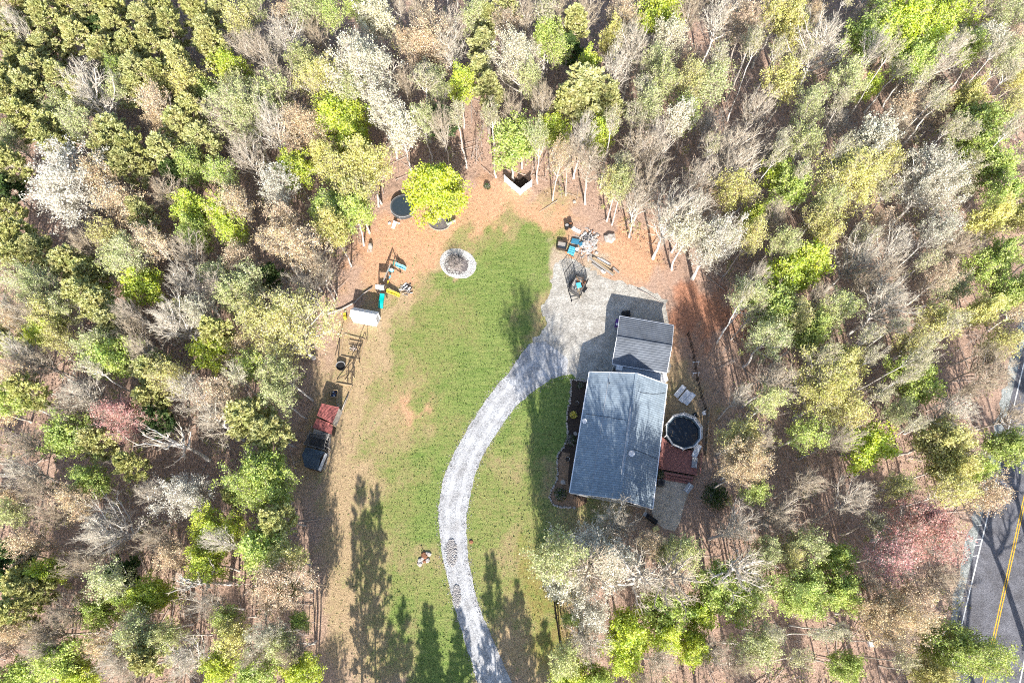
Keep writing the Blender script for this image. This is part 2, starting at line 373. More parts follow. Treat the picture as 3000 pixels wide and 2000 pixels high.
# ------------------------------------------------------------------ driveway, lot, road
DL = [(1549, 1007), (1519, 1050), (1489, 1092), (1459, 1126), (1425, 1169), (1383, 1233), (1353, 1284), (1327, 1334), (1298, 1405), (1285, 1482), (1286, 1546), (1293, 1609), (1308, 1673), (1321, 1737), (1345, 1822), (1366, 1894), (1385, 1950), (1400, 2000), (1440, 2120)]
DR = [(1550, 2120), (1502, 2000), (1472, 1937), (1447, 1877), (1419, 1814), (1400, 1767), (1385, 1707), (1372, 1631), (1366, 1554), (1368, 1503), (1381, 1439), (1393, 1388), (1415, 1333), (1468, 1250), (1510, 1190), (1549, 1156), (1595, 1124), (1617, 1109), (1663, 1097)]
drive = rough_edge([G(*p) for p in DL + DR] + [G(1663, 1050), G(1600, 1000)], .45, .07)
sheet('driveway', drive, .014, 'gravel')
LOT = [(1549, 1010), (1600, 960), (1590, 900), (1612, 850), (1618, 800), (1625, 770), (1660, 750), (1700, 770), (1760, 810), (1850, 832), (1900, 848), (1950, 880), (1960, 930), (1960, 1090), (1800, 1110), (1723, 1113), (1668, 1100), (1600, 1060)]
sheet('gravel_lot', rough_edge([G(*p) for p in LOT], .5, .35), .007, 'gravel_lot')
for cx, cy, rx, ry in ((1323, 1618, 18, 46), (1338, 1745, 13, 36)):
    poly = [G(cx + rx * math.cos(a) * random.uniform(.85, 1.1), cy + ry * math.sin(a) * random.uniform(.85, 1.1)) for a in np.linspace(0, 6.28, 22)[:-1]]
    sheet('gravel_patch', poly, .022, 'gravel_dark')
def roadstrip(name, o0, o1, z, m, t0=-60, t1=160):
    p = ROADL[3]; q = [p + d0 * t0 + ROADSIDE * o0, p + d0 * t0 + ROADSIDE * o1, p + d0 * t1 + ROADSIDE * o1, p + d0 * t1 + ROADSIDE * o0]
    k = 60; L = []; Rr = []
    for i in range(k + 1):
        t = t0 + (t1 - t0) * i / k; L.append(p + d0 * t + ROADSIDE * o0); Rr.append(p + d0 * t + ROADSIDE * o1)
    mb = MB(); mb.add([(v.x, v.y, z) for v in L + Rr], [(i, k + 1 + i, k + 2 + i, i + 1) for i in range(k)])
    return tag(mb.build(name, m), kind='structure')
p3 = ROADL[3]; edge = [p3 + d0 * t - ROADSIDE * (1.55 + random.uniform(-.35, .35)) for t in np.arange(-60, 160, 1.0)] + [p3 + d0 * 160 + ROADSIDE * 8.6, p3 - d0 * 60 + ROADSIDE * 8.6]
sheet('road_shoulder', edge, .008, 'shoulder')
roadstrip('road', -.55, 7.6, .02, 'asphalt')
roadstrip('road_edge_line', -.07, .07, .028, 'line_white')
roadstrip('road_centre_line', 3.42, 3.54, .028, 'line_yellow'); roadstrip('road_centre_line', 3.66, 3.78, .028, 'line_yellow')
roadstrip('road_edge_line', 7.1, 7.24, .028, 'line_white')
mk = MB()
for px_, py_ in ((2872, 1538), (2868, 1580), (2866, 1597), (2862, 1628)):
    g_ = G(px_, py_, .03)
    mk.slab([g_ + Vector((-.5, -.04, 0)), g_ + Vector((.3, .04, 0)), g_ + Vector((.3, .12, 0)), g_ + Vector((-.5, .04, 0))], .004)
tag(mk.build('survey_mark', 'line_white'), kind='structure')
M['track'] = gravel_mat('packed_gravel', (.38, .385, .395), (.54, .545, .56), 14)
def resample(pl, n_):
    P_ = [G(*p) for p in pl]; d_ = [0]
    for a, b in zip(P_[:-1], P_[1:]): d_.append(d_[-1] + (b - a).length)
    out = []
    for t_ in np.linspace(0, d_[-1], n_):
        k = min(len(P_) - 2, max(0, int(np.searchsorted(d_, t_)) - 1)); out.append(P_[k].lerp(P_[k + 1], (t_ - d_[k]) / (d_[k + 1] - d_[k])))
    return out
Ls, Rs = resample(DL, 90), resample(DR[::-1], 90)
for f0 in (.24, .62):
    mb = MB(); vs = []
    for i_, (a, b) in enumerate(zip(Ls, Rs)):
        j_ = .02 * math.sin(i_ * .7) + random.uniform(-.02, .02); vs += [(*a.lerp(b, f0 + j_).xy, .018), (*a.lerp(b, f0 + .15 + j_ + random.uniform(-.02, .02)).xy, .018)]
    mb.add(vs, [(2 * i_, 2 * i_ + 1, 2 * i_ + 3, 2 * i_ + 2) for i_ in range(89)]); tag(mb.build('wheel_track', 'track'), kind='structure')
# loose stones along the driveway edge
mb = MB()
for i in range(1500):
    side = DL if random.random() < .55 else DR[1:]
    k = random.randrange(len(side) - 1); a = G(*side[k]); b = G(*side[k + 1]); p = a.lerp(b, random.random()) + Vector((random.gauss(0, .28), random.gauss(0, .28), .03))
    r_ = random.uniform(.03, .09); vs = [p + Vector((math.cos(t) * r_, math.sin(t) * r_, 0)) for t in (0, 2.1, 4.2)] + [p + Vector((0, 0, r_))]
    mb.add(vs, [(0, 1, 3), (1, 2, 3), (2, 0, 3)])
for (cx, cy, rx, ry) in ((1323, 1618, 16, 42), (1338, 1745, 12, 33)):
    for i in range(420):
        a = random.random() * 6.28; q_ = random.random() ** .5; p = G(cx + rx * q_ * math.cos(a), cy + ry * q_ * math.sin(a), .04); r_ = random.uniform(.05, .13)
        vs = [p + Vector((math.cos(t) * r_, math.sin(t) * r_, 0)) for t in (0, 1.6, 3.1, 4.7)] + [p + Vector((0, 0, r_))]
        mb.add(vs, [(0, 1, 4), (1, 2, 4), (2, 3, 4), (3, 0, 4)])
tag(mb.build('loose_gravel', 'rubble'), 'loose pale stones strewn along the edges of the gravel driveway', 'gravel', kind='stuff')

# ------------------------------------------------------------------ house
def bil(c, u, v, z):
    a = c[0].lerp(c[1], u); b = c[3].lerp(c[2], u); p = a.lerp(b, v); return Vector((p.x, p.y, z))    # c: BL BR TR TL
HC = [G(1669.5, 1442, 3), G(1911, 1489.5, 3), G(1954, 1126, 3), G(1727.4, 1089.5, 3)]
hx = (HC[1] - HC[0]).normalized(); hy = (HC[3] - HC[0]).normalized()
M['shingle'] = roof_mat('house_shingle', (.20, .25, .30), (.30, .36, .41), .28, tuple(hy), tuple(hx), amt=.13)
M['corr'] = mat('corrugated_grey', (.13, .145, .17), .75, .3, .8, 0)
M['redmetal'] = mat('red_metal', (.33, .115, .105), .6, .45, 3, 0, fine=9)
M['bluemetal'] = mat('blue_metal', (.055, .08, .11), .45, .4, 1.5, 0)
ho = thing('house', 'long house with a grey shingled gable roof beside the red deck and pool', 'house', bil(HC, .5, .5, 0))
IN = .035
mb = MB(); wp = [bil(HC, IN, .025, 0), bil(HC, 1 - IN, .025, 0), bil(HC, 1 - IN, .975, 0), bil(HC, IN, .975, 0)]
mb.prism(wp, 0, 2.95)
for v_ in (.025, .975):
    a, b = bil(HC, IN, v_, 2.95), bil(HC, 1 - IN, v_, 2.95); r_ = bil(HC, .57, v_, 4.95); o_ = hy * (.05 if v_ < .5 else -.05)
    mb.add([a, b, r_, a + o_, b + o_, r_ + o_], [(0, 1, 2), (5, 4, 3), (0, 3, 4, 1), (1, 4, 5, 2), (2, 5, 3, 0)])
mb.build('wall', 'house_wall', ho)
RZ = 5.18; SEAM = .245
def rz(u): return 3.02 + (RZ - 3.02) * (u / .57 if u < .57 else (1 - u) / .43)
mb = MB(); mb.slab([bil(HC, 0, 0, rz(0)), bil(HC, .57, 0, RZ), bil(HC, .57, 1, RZ), bil(HC, 0, 1, rz(0))], .12); mb.build('roof_slope', 'shingle', ho)
mb = MB(); mb.slab([bil(HC, .57, 0, RZ), bil(HC, 1, 0, rz(1)), bil(HC, 1, 1, rz(1)), bil(HC, .57, 1, RZ)], .12); mb.build('roof_slope', 'shingle', ho)
mb = MB(); mb.bar(bil(HC, .57, .0, RZ + .03), bil(HC, .57, 1, RZ + .03), .28, .06); mb.build('ridge_cap', 'shingle', ho)
mb = MB(); mb.bar(bil(HC, .555, .18, rz(.555) + .06), bil(HC, .555, .72, rz(.555) + .06), .16, .12); mb.build('ridge_vent', 'grey', ho)
mb = MB(); mb.bar(bil(HC, SEAM, 0.0, rz(SEAM) + .012), bil(HC, SEAM, 1, rz(SEAM) + .012), .06, .03); mb.build('roof_seam', 'grey', ho)
for u_ in (-.006, 1.006):
    mb = MB(); mb.bar(bil(HC, u_, 0, 2.95), bil(HC, u_, 1, 2.95), .12, .12); mb.build('gutter', 'white', ho)
for v_ in (-.003, 1.003):
    for ua, ub in ((0, .57), (.57, 1)):
        mb = MB(); mb.bar(bil(HC, ua, v_, rz(ua) - .05), bil(HC, ub, v_, rz(ub) - .05), .05, .2); mb.build('barge_board', 'white', ho)
for (u_, v_) in ((.78, .06), (.26, .905)):
    mb = MB(); c_ = bil(HC, u_, v_, rz(u_) - .05); mb.cyl(c_, .06, .45, 10); mb.build('vent_pipe', 'black', ho)
M['glass'] = mat('window_glass', (.03, .04, .05), .1, .2)
def window(parent, a, b, z0, z1, nrm, name='window', m='glass'):
    f = MB(); nrm = Vector(nrm) * .04; d = (b - a)
    f.obox(Vector((a.x, a.y, z0)), d, nrm, (0, 0, z1 - z0)); fo = f.build(name, 'white', parent)
    g_ = MB(); a2 = a + d * .08; g_.obox(Vector((a2.x, a2.y, z0 + .08)) + nrm, d * .84, nrm * .3, (0, 0, z1 - z0 - .16)); g_.build('pane', m, fo)
for v_ in (.15, .4, .62, .85):
    window(ho, bil(HC, IN, v_ - .04, 0), bil(HC, IN, v_ + .04, 0), 1.0, 2.2, -hx)
    window(ho, bil(HC, 1 - IN, v_ - .04, 0), bil(HC, 1 - IN, v_ + .04, 0), 1.0, 2.2, hx)
window(ho, bil(HC, 1 - IN, .28, 0), bil(HC, 1 - IN, .34, 0), .45, 2.4, hx, 'door')
for u_ in (.2, .75): window(ho, bil(HC, u_ - .06, .025, 0), bil(HC, u_ + .06, .025, 0), 1.0, 2.2, -hy)
# satellite dishes
def dish(px_, py_, z, label, r=.36):
    c = G(px_, py_, z + .5); t = thing('satellite_dish', label, 'satellite dish', (c.x, c.y, z), 'satellite dishes on the house roof')
    m_ = MB(); ax = Vector((-.35, -.6, .72)).normalized(); u = ax.cross(Vector((0, 0, 1))).normalized(); v = ax.cross(u); vs = []; fs = []
    for j in range(5):
        for k in range(16):
            a = 6.283 * k / 16; rr = r * j / 4 + .001; vs.append(c + (u * math.cos(a) * rr + v * math.sin(a) * rr * 1.12) + ax * (.28 * (j / 4) ** 2 * r))
    for j in range(4):
        for k in range(16): fs.append((j * 16 + k, j * 16 + (k + 1) % 16, j * 16 + 16 + (k + 1) % 16, j * 16 + 16 + k))
    m_.add(vs, fs); m_.build('reflector', 'white', t, True)
    m_ = MB(); m_.tube([(c.x, c.y, z), c], .025, 6); m_.build('mast', 'grey', t)
    m_ = MB(); e = c + ax * .45 - v * .1; m_.tube([c + v * r * .9, e], .015, 5); m_.box(e, (.1, .1, .1)); m_.build('receiver_arm', 'grey', t)
dish(1713, 1232, 3.15, 'small white satellite dish at the left eave of the house roof', .3)
dish(1851, 1327, 5.15, 'white satellite dish near the ridge of the house roof', .36)
def cable(name, pts, label, r=.02):
    m_ = MB(); m_.tube(pts, r, 5); return tag(m_.build(name, 'black'), label, 'cable')
cable('roof_cable', [bil(HC, .02 + .5 * t, .64 - .03 * t, rz(.02 + .5 * t) + .03) for t in np.linspace(0, 1, 8)], 'thin black cable crossing the left roof slope from the small dish')
cable('roof_cable', [bil(HC, .62 + .38 * t, .86 + .07 * t * t, rz(.62 + .38 * t) + .03) for t in np.linspace(0, 1, 8)], 'thin black cable curving to the top right corner of the house roof')
cable('roof_cable', [bil(HC, .66 + .34 * t, .40 - .02 * t, rz(.66 + .34 * t) + .03) for t in np.linspace(0, 1, 8)], 'thin black cable from the ridge dish to the right eave')

# ------------------------------------------------------------------ garage
GC = [G(1794, 1065, 2.8), G(1953, 1091, 2.8), G(1973, 953, 2.8), G(1816, 926, 2.8)]
gx_ = (GC[1] - GC[0]).normalized(); gy_ = (GC[3] - GC[0]).normalized()
ga = thing('garage', 'square garage with a grey corrugated metal roof behind the house', 'garage', bil(GC, .5, .5, 0))
mb = MB(); wp = [bil(GC, .04, .04, 0), bil(GC, .96, .04, 0), bil(GC, .96, .96, 0), bil(GC, .04, .96, 0)]; mb.prism(wp, 0, 2.72)
for u_ in (.04, .96):
    a, b, c = bil(GC, u_, .04, 2.7), bil(GC, u_, .96, 2.7), bil(GC, u_, .5, 3.5); o_ = gx_ * (.05 if u_ < .5 else -.05)
    mb.add([a, b, c, a + o_, b + o_, c + o_], [(0, 1, 2), (5, 4, 3), (0, 3, 4, 1), (1, 4, 5, 2), (2, 5, 3, 0)])
mb.build('wall', 'garage_wall', ga)
def corrugated(c4, nrib, amp, name, m, parent, th=.03, prof=(0, 1, 1, 0, 0, 0)):
    """c4: quad a,b,c,d; ribs run a->b, stacked from a to d"""
    a, b, c, d = [Vector(p) for p in c4]; up = (b - a).cross(d - a).normalized(); up = up if up.z > 0 else -up
    m_ = MB(); rows = []; k = len(prof)
    for i in range(nrib * k + 1):
        t = i / (nrib * k); hgt = prof[i % k] * amp; rows.append((a.lerp(d, t) + up * hgt, b.lerp(c, t) + up * hgt))
    vs = [p for r_ in rows for p in r_]; vs2 = [p - up * th for p in vs]
    n_ = len(vs); fs = [(2 * i, 2 * i + 1, 2 * i + 3, 2 * i + 2) for i in range(len(rows) - 1)]
    fs2 = [tuple(q + n_ for q in f[::-1]) for f in fs]
    m_.add(vs + vs2, fs + fs2); return m_.build(name, m, parent)
corrugated([bil(GC, 0, 0, 2.8), bil(GC, 1, 0, 2.8), bil(GC, 1, .5, 3.66), bil(GC, 0, .5, 3.66)], 11, .05, 'roof_slope', 'corr', ga)
corrugated([bil(GC, 0, 1, 2.8), bil(GC, 1, 1, 2.8), bil(GC, 1, .5, 3.66), bil(GC, 0, .5, 3.66)], 11, .05, 'roof_slope', 'corr', ga)
mb = MB(); mb.bar(bil(GC, -.005, .5, 3.74), bil(GC, 1.005, .5, 3.74), .24, .03); mb.build('ridge_cap', 'corr', ga)
for u_ in (-.006, 1.006):
    for va, vb, za, zb in ((0, .5, 2.77, 3.63), (.5, 1, 3.63, 2.77)):
        mb = MB(); mb.bar(bil(GC, u_, va, za), bil(GC, u_, vb, zb), .05, .16); mb.build('barge_board', 'white', ga)
for v_ in (-.008, 1.008):
    mb = MB(); mb.bar(bil(GC, 0, v_, 2.74), bil(GC, 1, v_, 2.74), .08, .1); mb.build('gutter', 'white', ga)
window(ga, bil(GC, .04, .2, 0), bil(GC, .04, .75, 0), .0, 2.4, -gx_, 'garage_door', 'white')
window(ga, bil(GC, .45, .96, 0), bil(GC, .6, .96, 0), 1.1, 2.0, gy_)
t = thing('link_porch', 'low grey flat roofed link between the house and the garage', 'porch', bil(GC, .4, -.12, 0))
mb = MB(); a = G(1800, 1084, 2.4); b = G(1940, 1104, 2.4)
PL = [bil(GC, .02, .03, 0), bil(GC, .9, .03, 0), bil(HC, .93, .985, 0), bil(HC, .40, .985, 0)]
mb.prism(PL, 2.35, 2.47); mb.build('flat_roof', 'garage_wall', t)
for i, p in enumerate(PL):
    q = p.lerp((PL[0] + PL[2]) / 2, .06); mb = MB(); mb.box((q.x, q.y, 1.17), (.12, .12, 2.34)); mb.build('post', 'white', t)
c = G(1814, 1079, 2.7); t = thing('air_conditioner', 'white air conditioner box on the garage wall facing the house', 'air conditioner', (c.x, c.y, 2.48))
mb = MB(); mb.box((c.x, c.y, 2.7), (.75, .55, .42), math.atan2(gx_.y, gx_.x)); mb.build('case', 'white', t)
mb = MB()
for k in range(5): mb.box((c.x - .28 + k * .14, c.y, 2.92), (.03, .45, .02), math.atan2(gx_.y, gx_.x))
mb.build('grille', 'grey', t)
c = G(1806, 950); t = thing('storage_bin', 'purple bin with a white lid against the left wall of the garage', 'bin', c)
mb = MB(); mb.box((c.x, c.y, .4), (.4, .9, .8), -.2); mb.build('bin_body', 'purple', t)
mb = MB(); mb.box((c.x, c.y - .35, .84), (.42, .3, .07), -.2); mb.build('lid', 'white', t)
c = G(1832, 925, 0); t = thing('grill', 'dark covered grill behind the top left corner of the garage', 'grill', c)
mb = MB(); mb.box((c.x, c.y, .55), (1.1, .7, .7), .1); mb.cyl((c.x, c.y, .9), .32, .25, 12, r2=.1); mb.build('cover', 'black', t)
for dx in (-.4, .4): mb = MB(); mb.box((c.x + dx, c.y, .1), (.08, .6, .2), .1); mb.build('leg', 'grey', t)
c = G(1944, 1106); mb = MB(); mb.prism(rough_edge([G(1932, 1100), G(1950, 1094), G(1957, 1115), G(1944, 1124), G(1934, 1118)], 1, .02), 0, .35)
tag(mb.build('concrete_step', 'white'), 'white concrete step at the corner between house and garage', 'step')

# ------------------------------------------------------------------ patio, deck, pool
sheet('patio', [G(*p) for p in ((1947, 1396), (2027, 1410), (2019, 1440), (2005, 1476), (1992, 1530), (1976, 1556), (1944, 1547), (1916, 1524), (1908, 1490), (1922, 1420))], .02, 'concrete')
DZ = .75; DK = [G(1930, 1372, DZ), G(2042, 1392, DZ), G(2048, 1322, DZ), G(2008, 1318, DZ), G(1972, 1306, DZ), G(1940, 1279, DZ)]
dk = thing('deck', 'red painted wooden deck between the house and the round pool', 'deck', ((DK[0] + DK[2]) / 2).xy.to_3d())
dirb = (DK[1] - DK[0]).normalized(); dn = Vector((-dirb.y, dirb.x, 0))
mb = MB(); o_ = DK[0]; nb = 0
DP = [((p - o_).dot(dirb), (p - o_).dot(dn)) for p in DK]
v_ = 0
mx_ = max(p[1] for p in DP)
while v_ < mx_:
    # boards run parallel to the steps; clip to the outline
    xs_ = []
    vm = v_ + .07
    for i in range(len(DP)):
        (x1, y1), (x2, y2) = DP[i], DP[(i + 1) % len(DP)]
        if (y1 > vm) != (y2 > vm): xs_.append(x1 + (x2 - x1) * (vm - y1) / (y2 - y1))
    xs_.sort()
    for k in range(0, len(xs_) - 1, 2):
        a = o_ + dirb * xs_[k] + dn * v_; mb.obox(Vector((a.x, a.y, DZ - .04 + random.uniform(-.004, .004))), dirb * (xs_[k + 1] - xs_[k]), dn * .135, (0, 0, .04))
    v_ += .15
bo = mb.build('deck_boards', 'deck', dk); bo['kind'] = 'stuff'
mb = MB(); mb.prism([p + (o_.lerp(DK[2], .5) - p) * .04 for p in DK], .0, DZ - .05); mb.build('frame', 'darkwood', dk)
for k in range(3):
    mb = MB(); a = G(1947, 1380, DZ) - dn * (.3 * (k + 1)); a.z = DZ - .19 * (k + 1)
    mb.obox(a, dirb * 3.6, dn * .28, (0, 0, .05)); mb.build('step', 'deck', dk)
    mb = MB(); mb.obox(Vector((a.x, a.y, 0)) + dn * .2, dirb * 3.6, dn * .04, (0, 0, a.z - .01)); mb.build('riser', 'darkwood', dk)
def railing(parent, pts, z0, h, m='deck', name='railing'):
    for i in range(len(pts) - 1):
        a, b = Vector(pts[i]), Vector(pts[i + 1]); L = (b - a).length; k = max(1, int(L / .28))
        mb = MB(); mb.bar((a.x, a.y, z0 + h), (b.x, b.y, z0 + h), .09, .05); mb.build('top_rail', m, parent)
        mb = MB()
        for j in range(k + 1):
            p = a.lerp(b, j / k); mb.box((p.x, p.y, z0 + h / 2), (.04, .04, h))
        mb.build('balusters', m, parent)['kind'] = 'stuff'
railing(dk, [G(2046, 1390, DZ), G(2052, 1330, DZ)], DZ, .9)
# bench on the deck
def slat_seat(name, label, cat, c, yaw, w_, l_, m, h=.42, nsl=6, back=True, group=None):
    t = thing(name, label, cat, c, group); cy, sy = math.cos(yaw), math.sin(yaw)
    def L(x, y, z): return Vector((c[0] + x * cy - y * sy, c[1] + x * sy + y * cy, c[2] + z))
    for k in range(nsl):
        y = -l_ / 2 + l_ * (k + .5) / nsl; mb = MB(); mb.box(L(0, y, h), (w_, l_ / nsl * .72, .03), yaw); mb.build('slat', m, t)
    for sx in (-1, 1):
        for s_ in (-1, 1):
            mb = MB(); mb.box(L(sx * w_ * .45, s_ * l_ * .45, h / 2), (.05, .05, h), yaw); mb.build('leg', m, t)
    if back:
        mb = MB(); mb.box(L(-w_ / 2, 0, h + .3), (.05, l_, .5), yaw); mb.build('backrest', m, t)
    return t
c = G(1932, 1346, DZ); slat_seat('deck_bench', 'red brown slatted bench on the deck against the house', 'bench', c, math.atan2(hx.y, hx.x), .55, 1.7, 'deck', back=True)
def lounger(name, label, c, yaw, m='white', L_=1.85, W_=.66, rais=.5, z0=0, group=None, ribs=True):
    t = thing(name, label, 'lounge chair', c, group); cy, sy = math.cos(yaw), math.sin(yaw)
    def P_(x, y, z): return Vector((c[0] + x * cy - y * sy, c[1] + x * sy + y * cy, c[2] + z))
    h = .32
    m_ = MB(); m_.slab([P_(-L_ / 2, -W_ / 2, h), P_(L_ * .18, -W_ / 2, h), P_(L_ * .18, W_ / 2, h), P_(-L_ / 2, W_ / 2, h)], .05); m_.build('seat', m, t)
    e = L_ * .18; f = e + (L_ * .32) * math.cos(rais); hz = h + L_ * .34 * math.sin(rais)
    m_ = MB(); m_.slab([P_(e + .02, -W_ / 2, h + .005), P_(f, -W_ / 2, hz), P_(f, W_ / 2, hz), P_(e + .02, W_ / 2, h + .005)], .05); m_.build('backrest', m, t)
    m_ = MB()
    for k in range(6):
        x = -L_ / 2 + .1 + k * .18; m_.obox(P_(x, -W_ / 2 + .05, h + .002), P_(.03, 0, 0) - P_(0, 0, 0), P_(0, W_ - .1, 0) - P_(0, 0, 0), (0, 0, .012))
    m_.build('straps', 'grey', t)['kind'] = 'stuff'
    for sx in (-.42, .1, ):
        for s_ in (-1, 1):
            m_ = MB(); m_.tube([P_(sx * L_, s_ * W_ * .46, 0), P_(sx * L_, s_ * W_ * .46, h - .03)], .025, 6); m_.build('leg', 'grey', t)
    return t
LY = R(48)
lounger('pool_lounger', 'white poolside lounger nearest the house, leftmost of the three', G(1992, 1146, .35).xy.to_3d(), LY, group='white loungers in a row by the pool')
lounger('pool_lounger', 'white poolside lounger in the middle of the row of three', G(2005.5, 1160, .35).xy.to_3d(), LY, group='white loungers in a row by the pool')
lounger('pool_lounger', 'white poolside lounger furthest from the house, rightmost of the three', G(2020, 1168, .35).xy.to_3d(), LY, group='white loungers in a row by the pool')
lounger('deck_chair', 'white slatted reclining chair on the deck just below the pool', G(2039, 1322, DZ), R(62), L_=1.7)
lounger('deck_chair', 'grey covered reclining chair on the deck below the white slatted one', G(2033, 1356, DZ), R(80), 'grey', L_=1.3)
# pool
pc = G(2002, 1264, 1.25); PR = 2.3; pz = 1.25
po = thing('swimming_pool', 'round above ground pool with dark water and white railing', 'swimming pool', (pc.x, pc.y, 0))
NP = 10; ph0 = .22
ring = lambda r_, z: [Vector((pc.x + r_ * math.cos(ph0 + 6.28318 * k / NP), pc.y + r_ * math.sin(ph0 + 6.28318 * k / NP), z)) for k in range(NP)]
def ringwall(r0, r1, z0, z1):
    a, b, c_, d = ring(r0, z0), ring(r1, z0), ring(r1, z1), ring(r0, z1); m_ = MB()
    for k in range(NP):
        j = (k + 1) % NP; m_.add([a[k], a[j], b[j], b[k], d[k], d[j], c_[j], c_[k]], [(0, 1, 5, 4), (2, 3, 7, 6), (4, 5, 6, 7), (3, 2, 1, 0)])
    return m_
ringwall(PR - .3, PR - .1, 0, pz).build('pool_wall', 'liner', po)
ringwall(PR - .13, PR, pz, pz + .05).build('pool_ledge', 'white', po)
ringwall(PR + .0, PR + .05, pz + .6, pz + .66).build('top_rail', 'pot', po)
ringwall(PR + .01, PR + .04, pz + .3, pz + .34).build('middle_rail', 'white', po)
mb = MB()
for k in range(NP):
    a = ring(PR + .025, 0)[k]; b = ring(PR + .025, 0)[(k + 1) % NP]
    m2 = MB(); m2.box((a.x, a.y, (pz + .66) / 2), (.09, .09, pz + .66)); m2.build('post', 'white', po)
    if k in (0, 1, 2, 3, 9, 8):
        for j in range(1, 12):
            p = a.lerp(b, j / 12); mb.box((p.x, p.y, pz + .34), (.03, .03, .6))
mb.build('balusters', 'white', po)['kind'] = 'stuff'
def water_mat():
    m, n, b = new_mat('pool_water'); f = ramp(n, noise(n, 5, 6, .75), .56, .70)
    n.links.new(mixc(n, (.006, .010, .018), (.20, .15, .08), f), b.inputs['Base Color']); b.inputs['Roughness'].default_value = .12
    n.links.new(mixc(n, (.08,) * 3, (.8,) * 3, f), b.inputs['Roughness']); b.inputs['Specular IOR Level'].default_value = .5
    return m
M['water'] = water_mat()
mb = MB(); mb.add(ring(PR - .25, pz - .32), [tuple(range(NP))]); mb.build('water', 'water', po)
c = G(2033, 1217); t = thing('pool_pump', 'black pool pump and filter standing outside the pool railing', 'pump', c)
mb = MB(); mb.cyl((c.x, c.y, 0), .25, .6, 14); mb.build('filter_tank', 'black', t)
mb = MB(); mb.tube([(c.x + .1, c.y - .2, .3), (c.x + .5, c.y - .2, .3)], .13, 10); mb.build('motor', 'black', t)
mb = MB(); mb.tube([(c.x, c.y, .62), (c.x, c.y, .72), (c.x - .35, c.y - .4, .75)], .03, 6); mb.build('hose', 'white', t)
c = G(2060, 1213); t = thing('folding_chair', 'small white folding chair standing beside the pool pump', 'chair', c)
mb = MB(); mb.box((c.x, c.y, .45), (.42, .42, .04), .2); mb.build('seat', 'white', t)
mb = MB(); mb.box((c.x, c.y + .22, .72), (.42, .04, .4), .2); mb.build('backrest', 'white', t)
for dx in (-.18, .18):
    for dy in (-.18, .18): mb = MB(); mb.box((c.x + dx, c.y + dy, .215), (.03, .03, .43)); mb.build('leg', 'white', t)
# table, dark bench, small box by the patio
c = G(2013, 1432); t = thing('patio_table', 'pale grey rectangular table tilted at the patio corner', 'table', c)
mb = MB(); mb.box((c.x, c.y, .74), (1.25, .75, .04), R(50)); mb.build('table_top', 'grey', t)
mb = MB(); mb.box((c.x, c.y, .762), (1.1, .1, .006), R(50)); mb.build('runner', 'white', t)
for a, b in ((-.5, -.28), (.5, -.28), (-.5, .28), (.5, .28)):
    x_ = c.x + a * math.cos(R(50)) - b * math.sin(R(50)); y_ = c.y + a * math.sin(R(50)) + b * math.cos(R(50)); mb = MB(); mb.box((x_, y_, .36), (.05, .05, .72)); mb.build('leg', 'grey', t)
c = G(1906, 1522); t = thing('grill', 'black barbecue grill at the lower corner of the house', 'grill', c)
mb = MB(); mb.box((c.x, c.y, .6), (1.5, .55, .5), R(-38)); mb.build('grill_body', 'black', t)
mb = MB(); mb.tube([(c.x - .35, c.y + .27, .95), (c.x + .35, c.y - .27, .95)], .2, 10); mb.build('hood', 'black', t)
mb = MB(); mb.box((c.x - .75, c.y + .55, .78), (.45, .5, .04), R(-38)); mb.build('side_shelf', 'grey', t)
for sx in (-.5, .5): mb = MB(); mb.box((c.x + sx * .8, c.y - sx * .6, .18), (.06, .4, .36), R(-38)); mb.build('leg', 'grey', t)
c = G(1920, 1549); t = thing('toy_box', 'pale yellow box beside the black barbecue grill', 'box', c)
mb = MB(); mb.box((c.x, c.y, .22), (.65, .5, .44), .4); mb.build('box_body', 'paleyellow', t); mb = MB(); mb.box((c.x, c.y, .46), (.7, .54, .04), .4); mb.build('lid', 'paleyellow', t)
c = G(1934, 1416); t = thing('heat_pump', 'dark heat pump unit between the house wall and the patio', 'heat pump', c)
mb = MB(); mb.box((c.x, c.y, .4), (.8, .8, .8), -.18); mb.build('case', 'mesh_dark', t); mb = MB(); mb.cyl((c.x, c.y, .81), .3, .03, 16); mb.build('fan_guard', 'black', t)

# ------------------------------------------------------------------ fences east of the house
def rail_fence(name, label, pts, h=1.1, m='darkwood', rails=(.45, .95), step=2.0, group=None):
    pts = [Vector(p) for p in pts]; t = thing(name, label, 'fence', pts[0], group)
    for i in range(len(pts) - 1):
        a, b = pts[i], pts[i + 1]; k = max(1, round((b - a).length / step))
        for j in range(k + (i == len(pts) - 2)):
            p = a.lerp(b, j / k); m_ = MB(); m_.box((p.x, p.y, h / 2), (.12, .12, h + random.uniform(-.05, .05)), random.random()); m_.build('post', m, t)
        for z in rails:
            m_ = MB(); m_.bar((a.x, a.y, z), (b.x, b.y, z), .05, .1); m_.build('rail', m, t)
    return t
rail_fence('rail_fence', 'dark post and rail fence running behind the garage towards the pool', GP([(2013, 981), (2022, 1015), (2030, 1050), (2040, 1113), (2052, 1165), (2064, 1200)]))
c0, c1 = G(2072, 1200), G(2063, 1335); t = thing('board_fence', 'low brown board fence right of the pool', 'fence', c0)
n_ = 34
for k in range(n_):
    p = c0.lerp(c1, k / n_); q = c0.lerp(c1, (k + .9) / n_); mb = MB(); mb.obox((p.x, p.y, 0), q - p, Vector((.04, 0, 0)), (0, 0, 1.15 + random.uniform(-.03, .03))); mb.build('board', 'tanwood' if k % 5 else 'greywood', t)
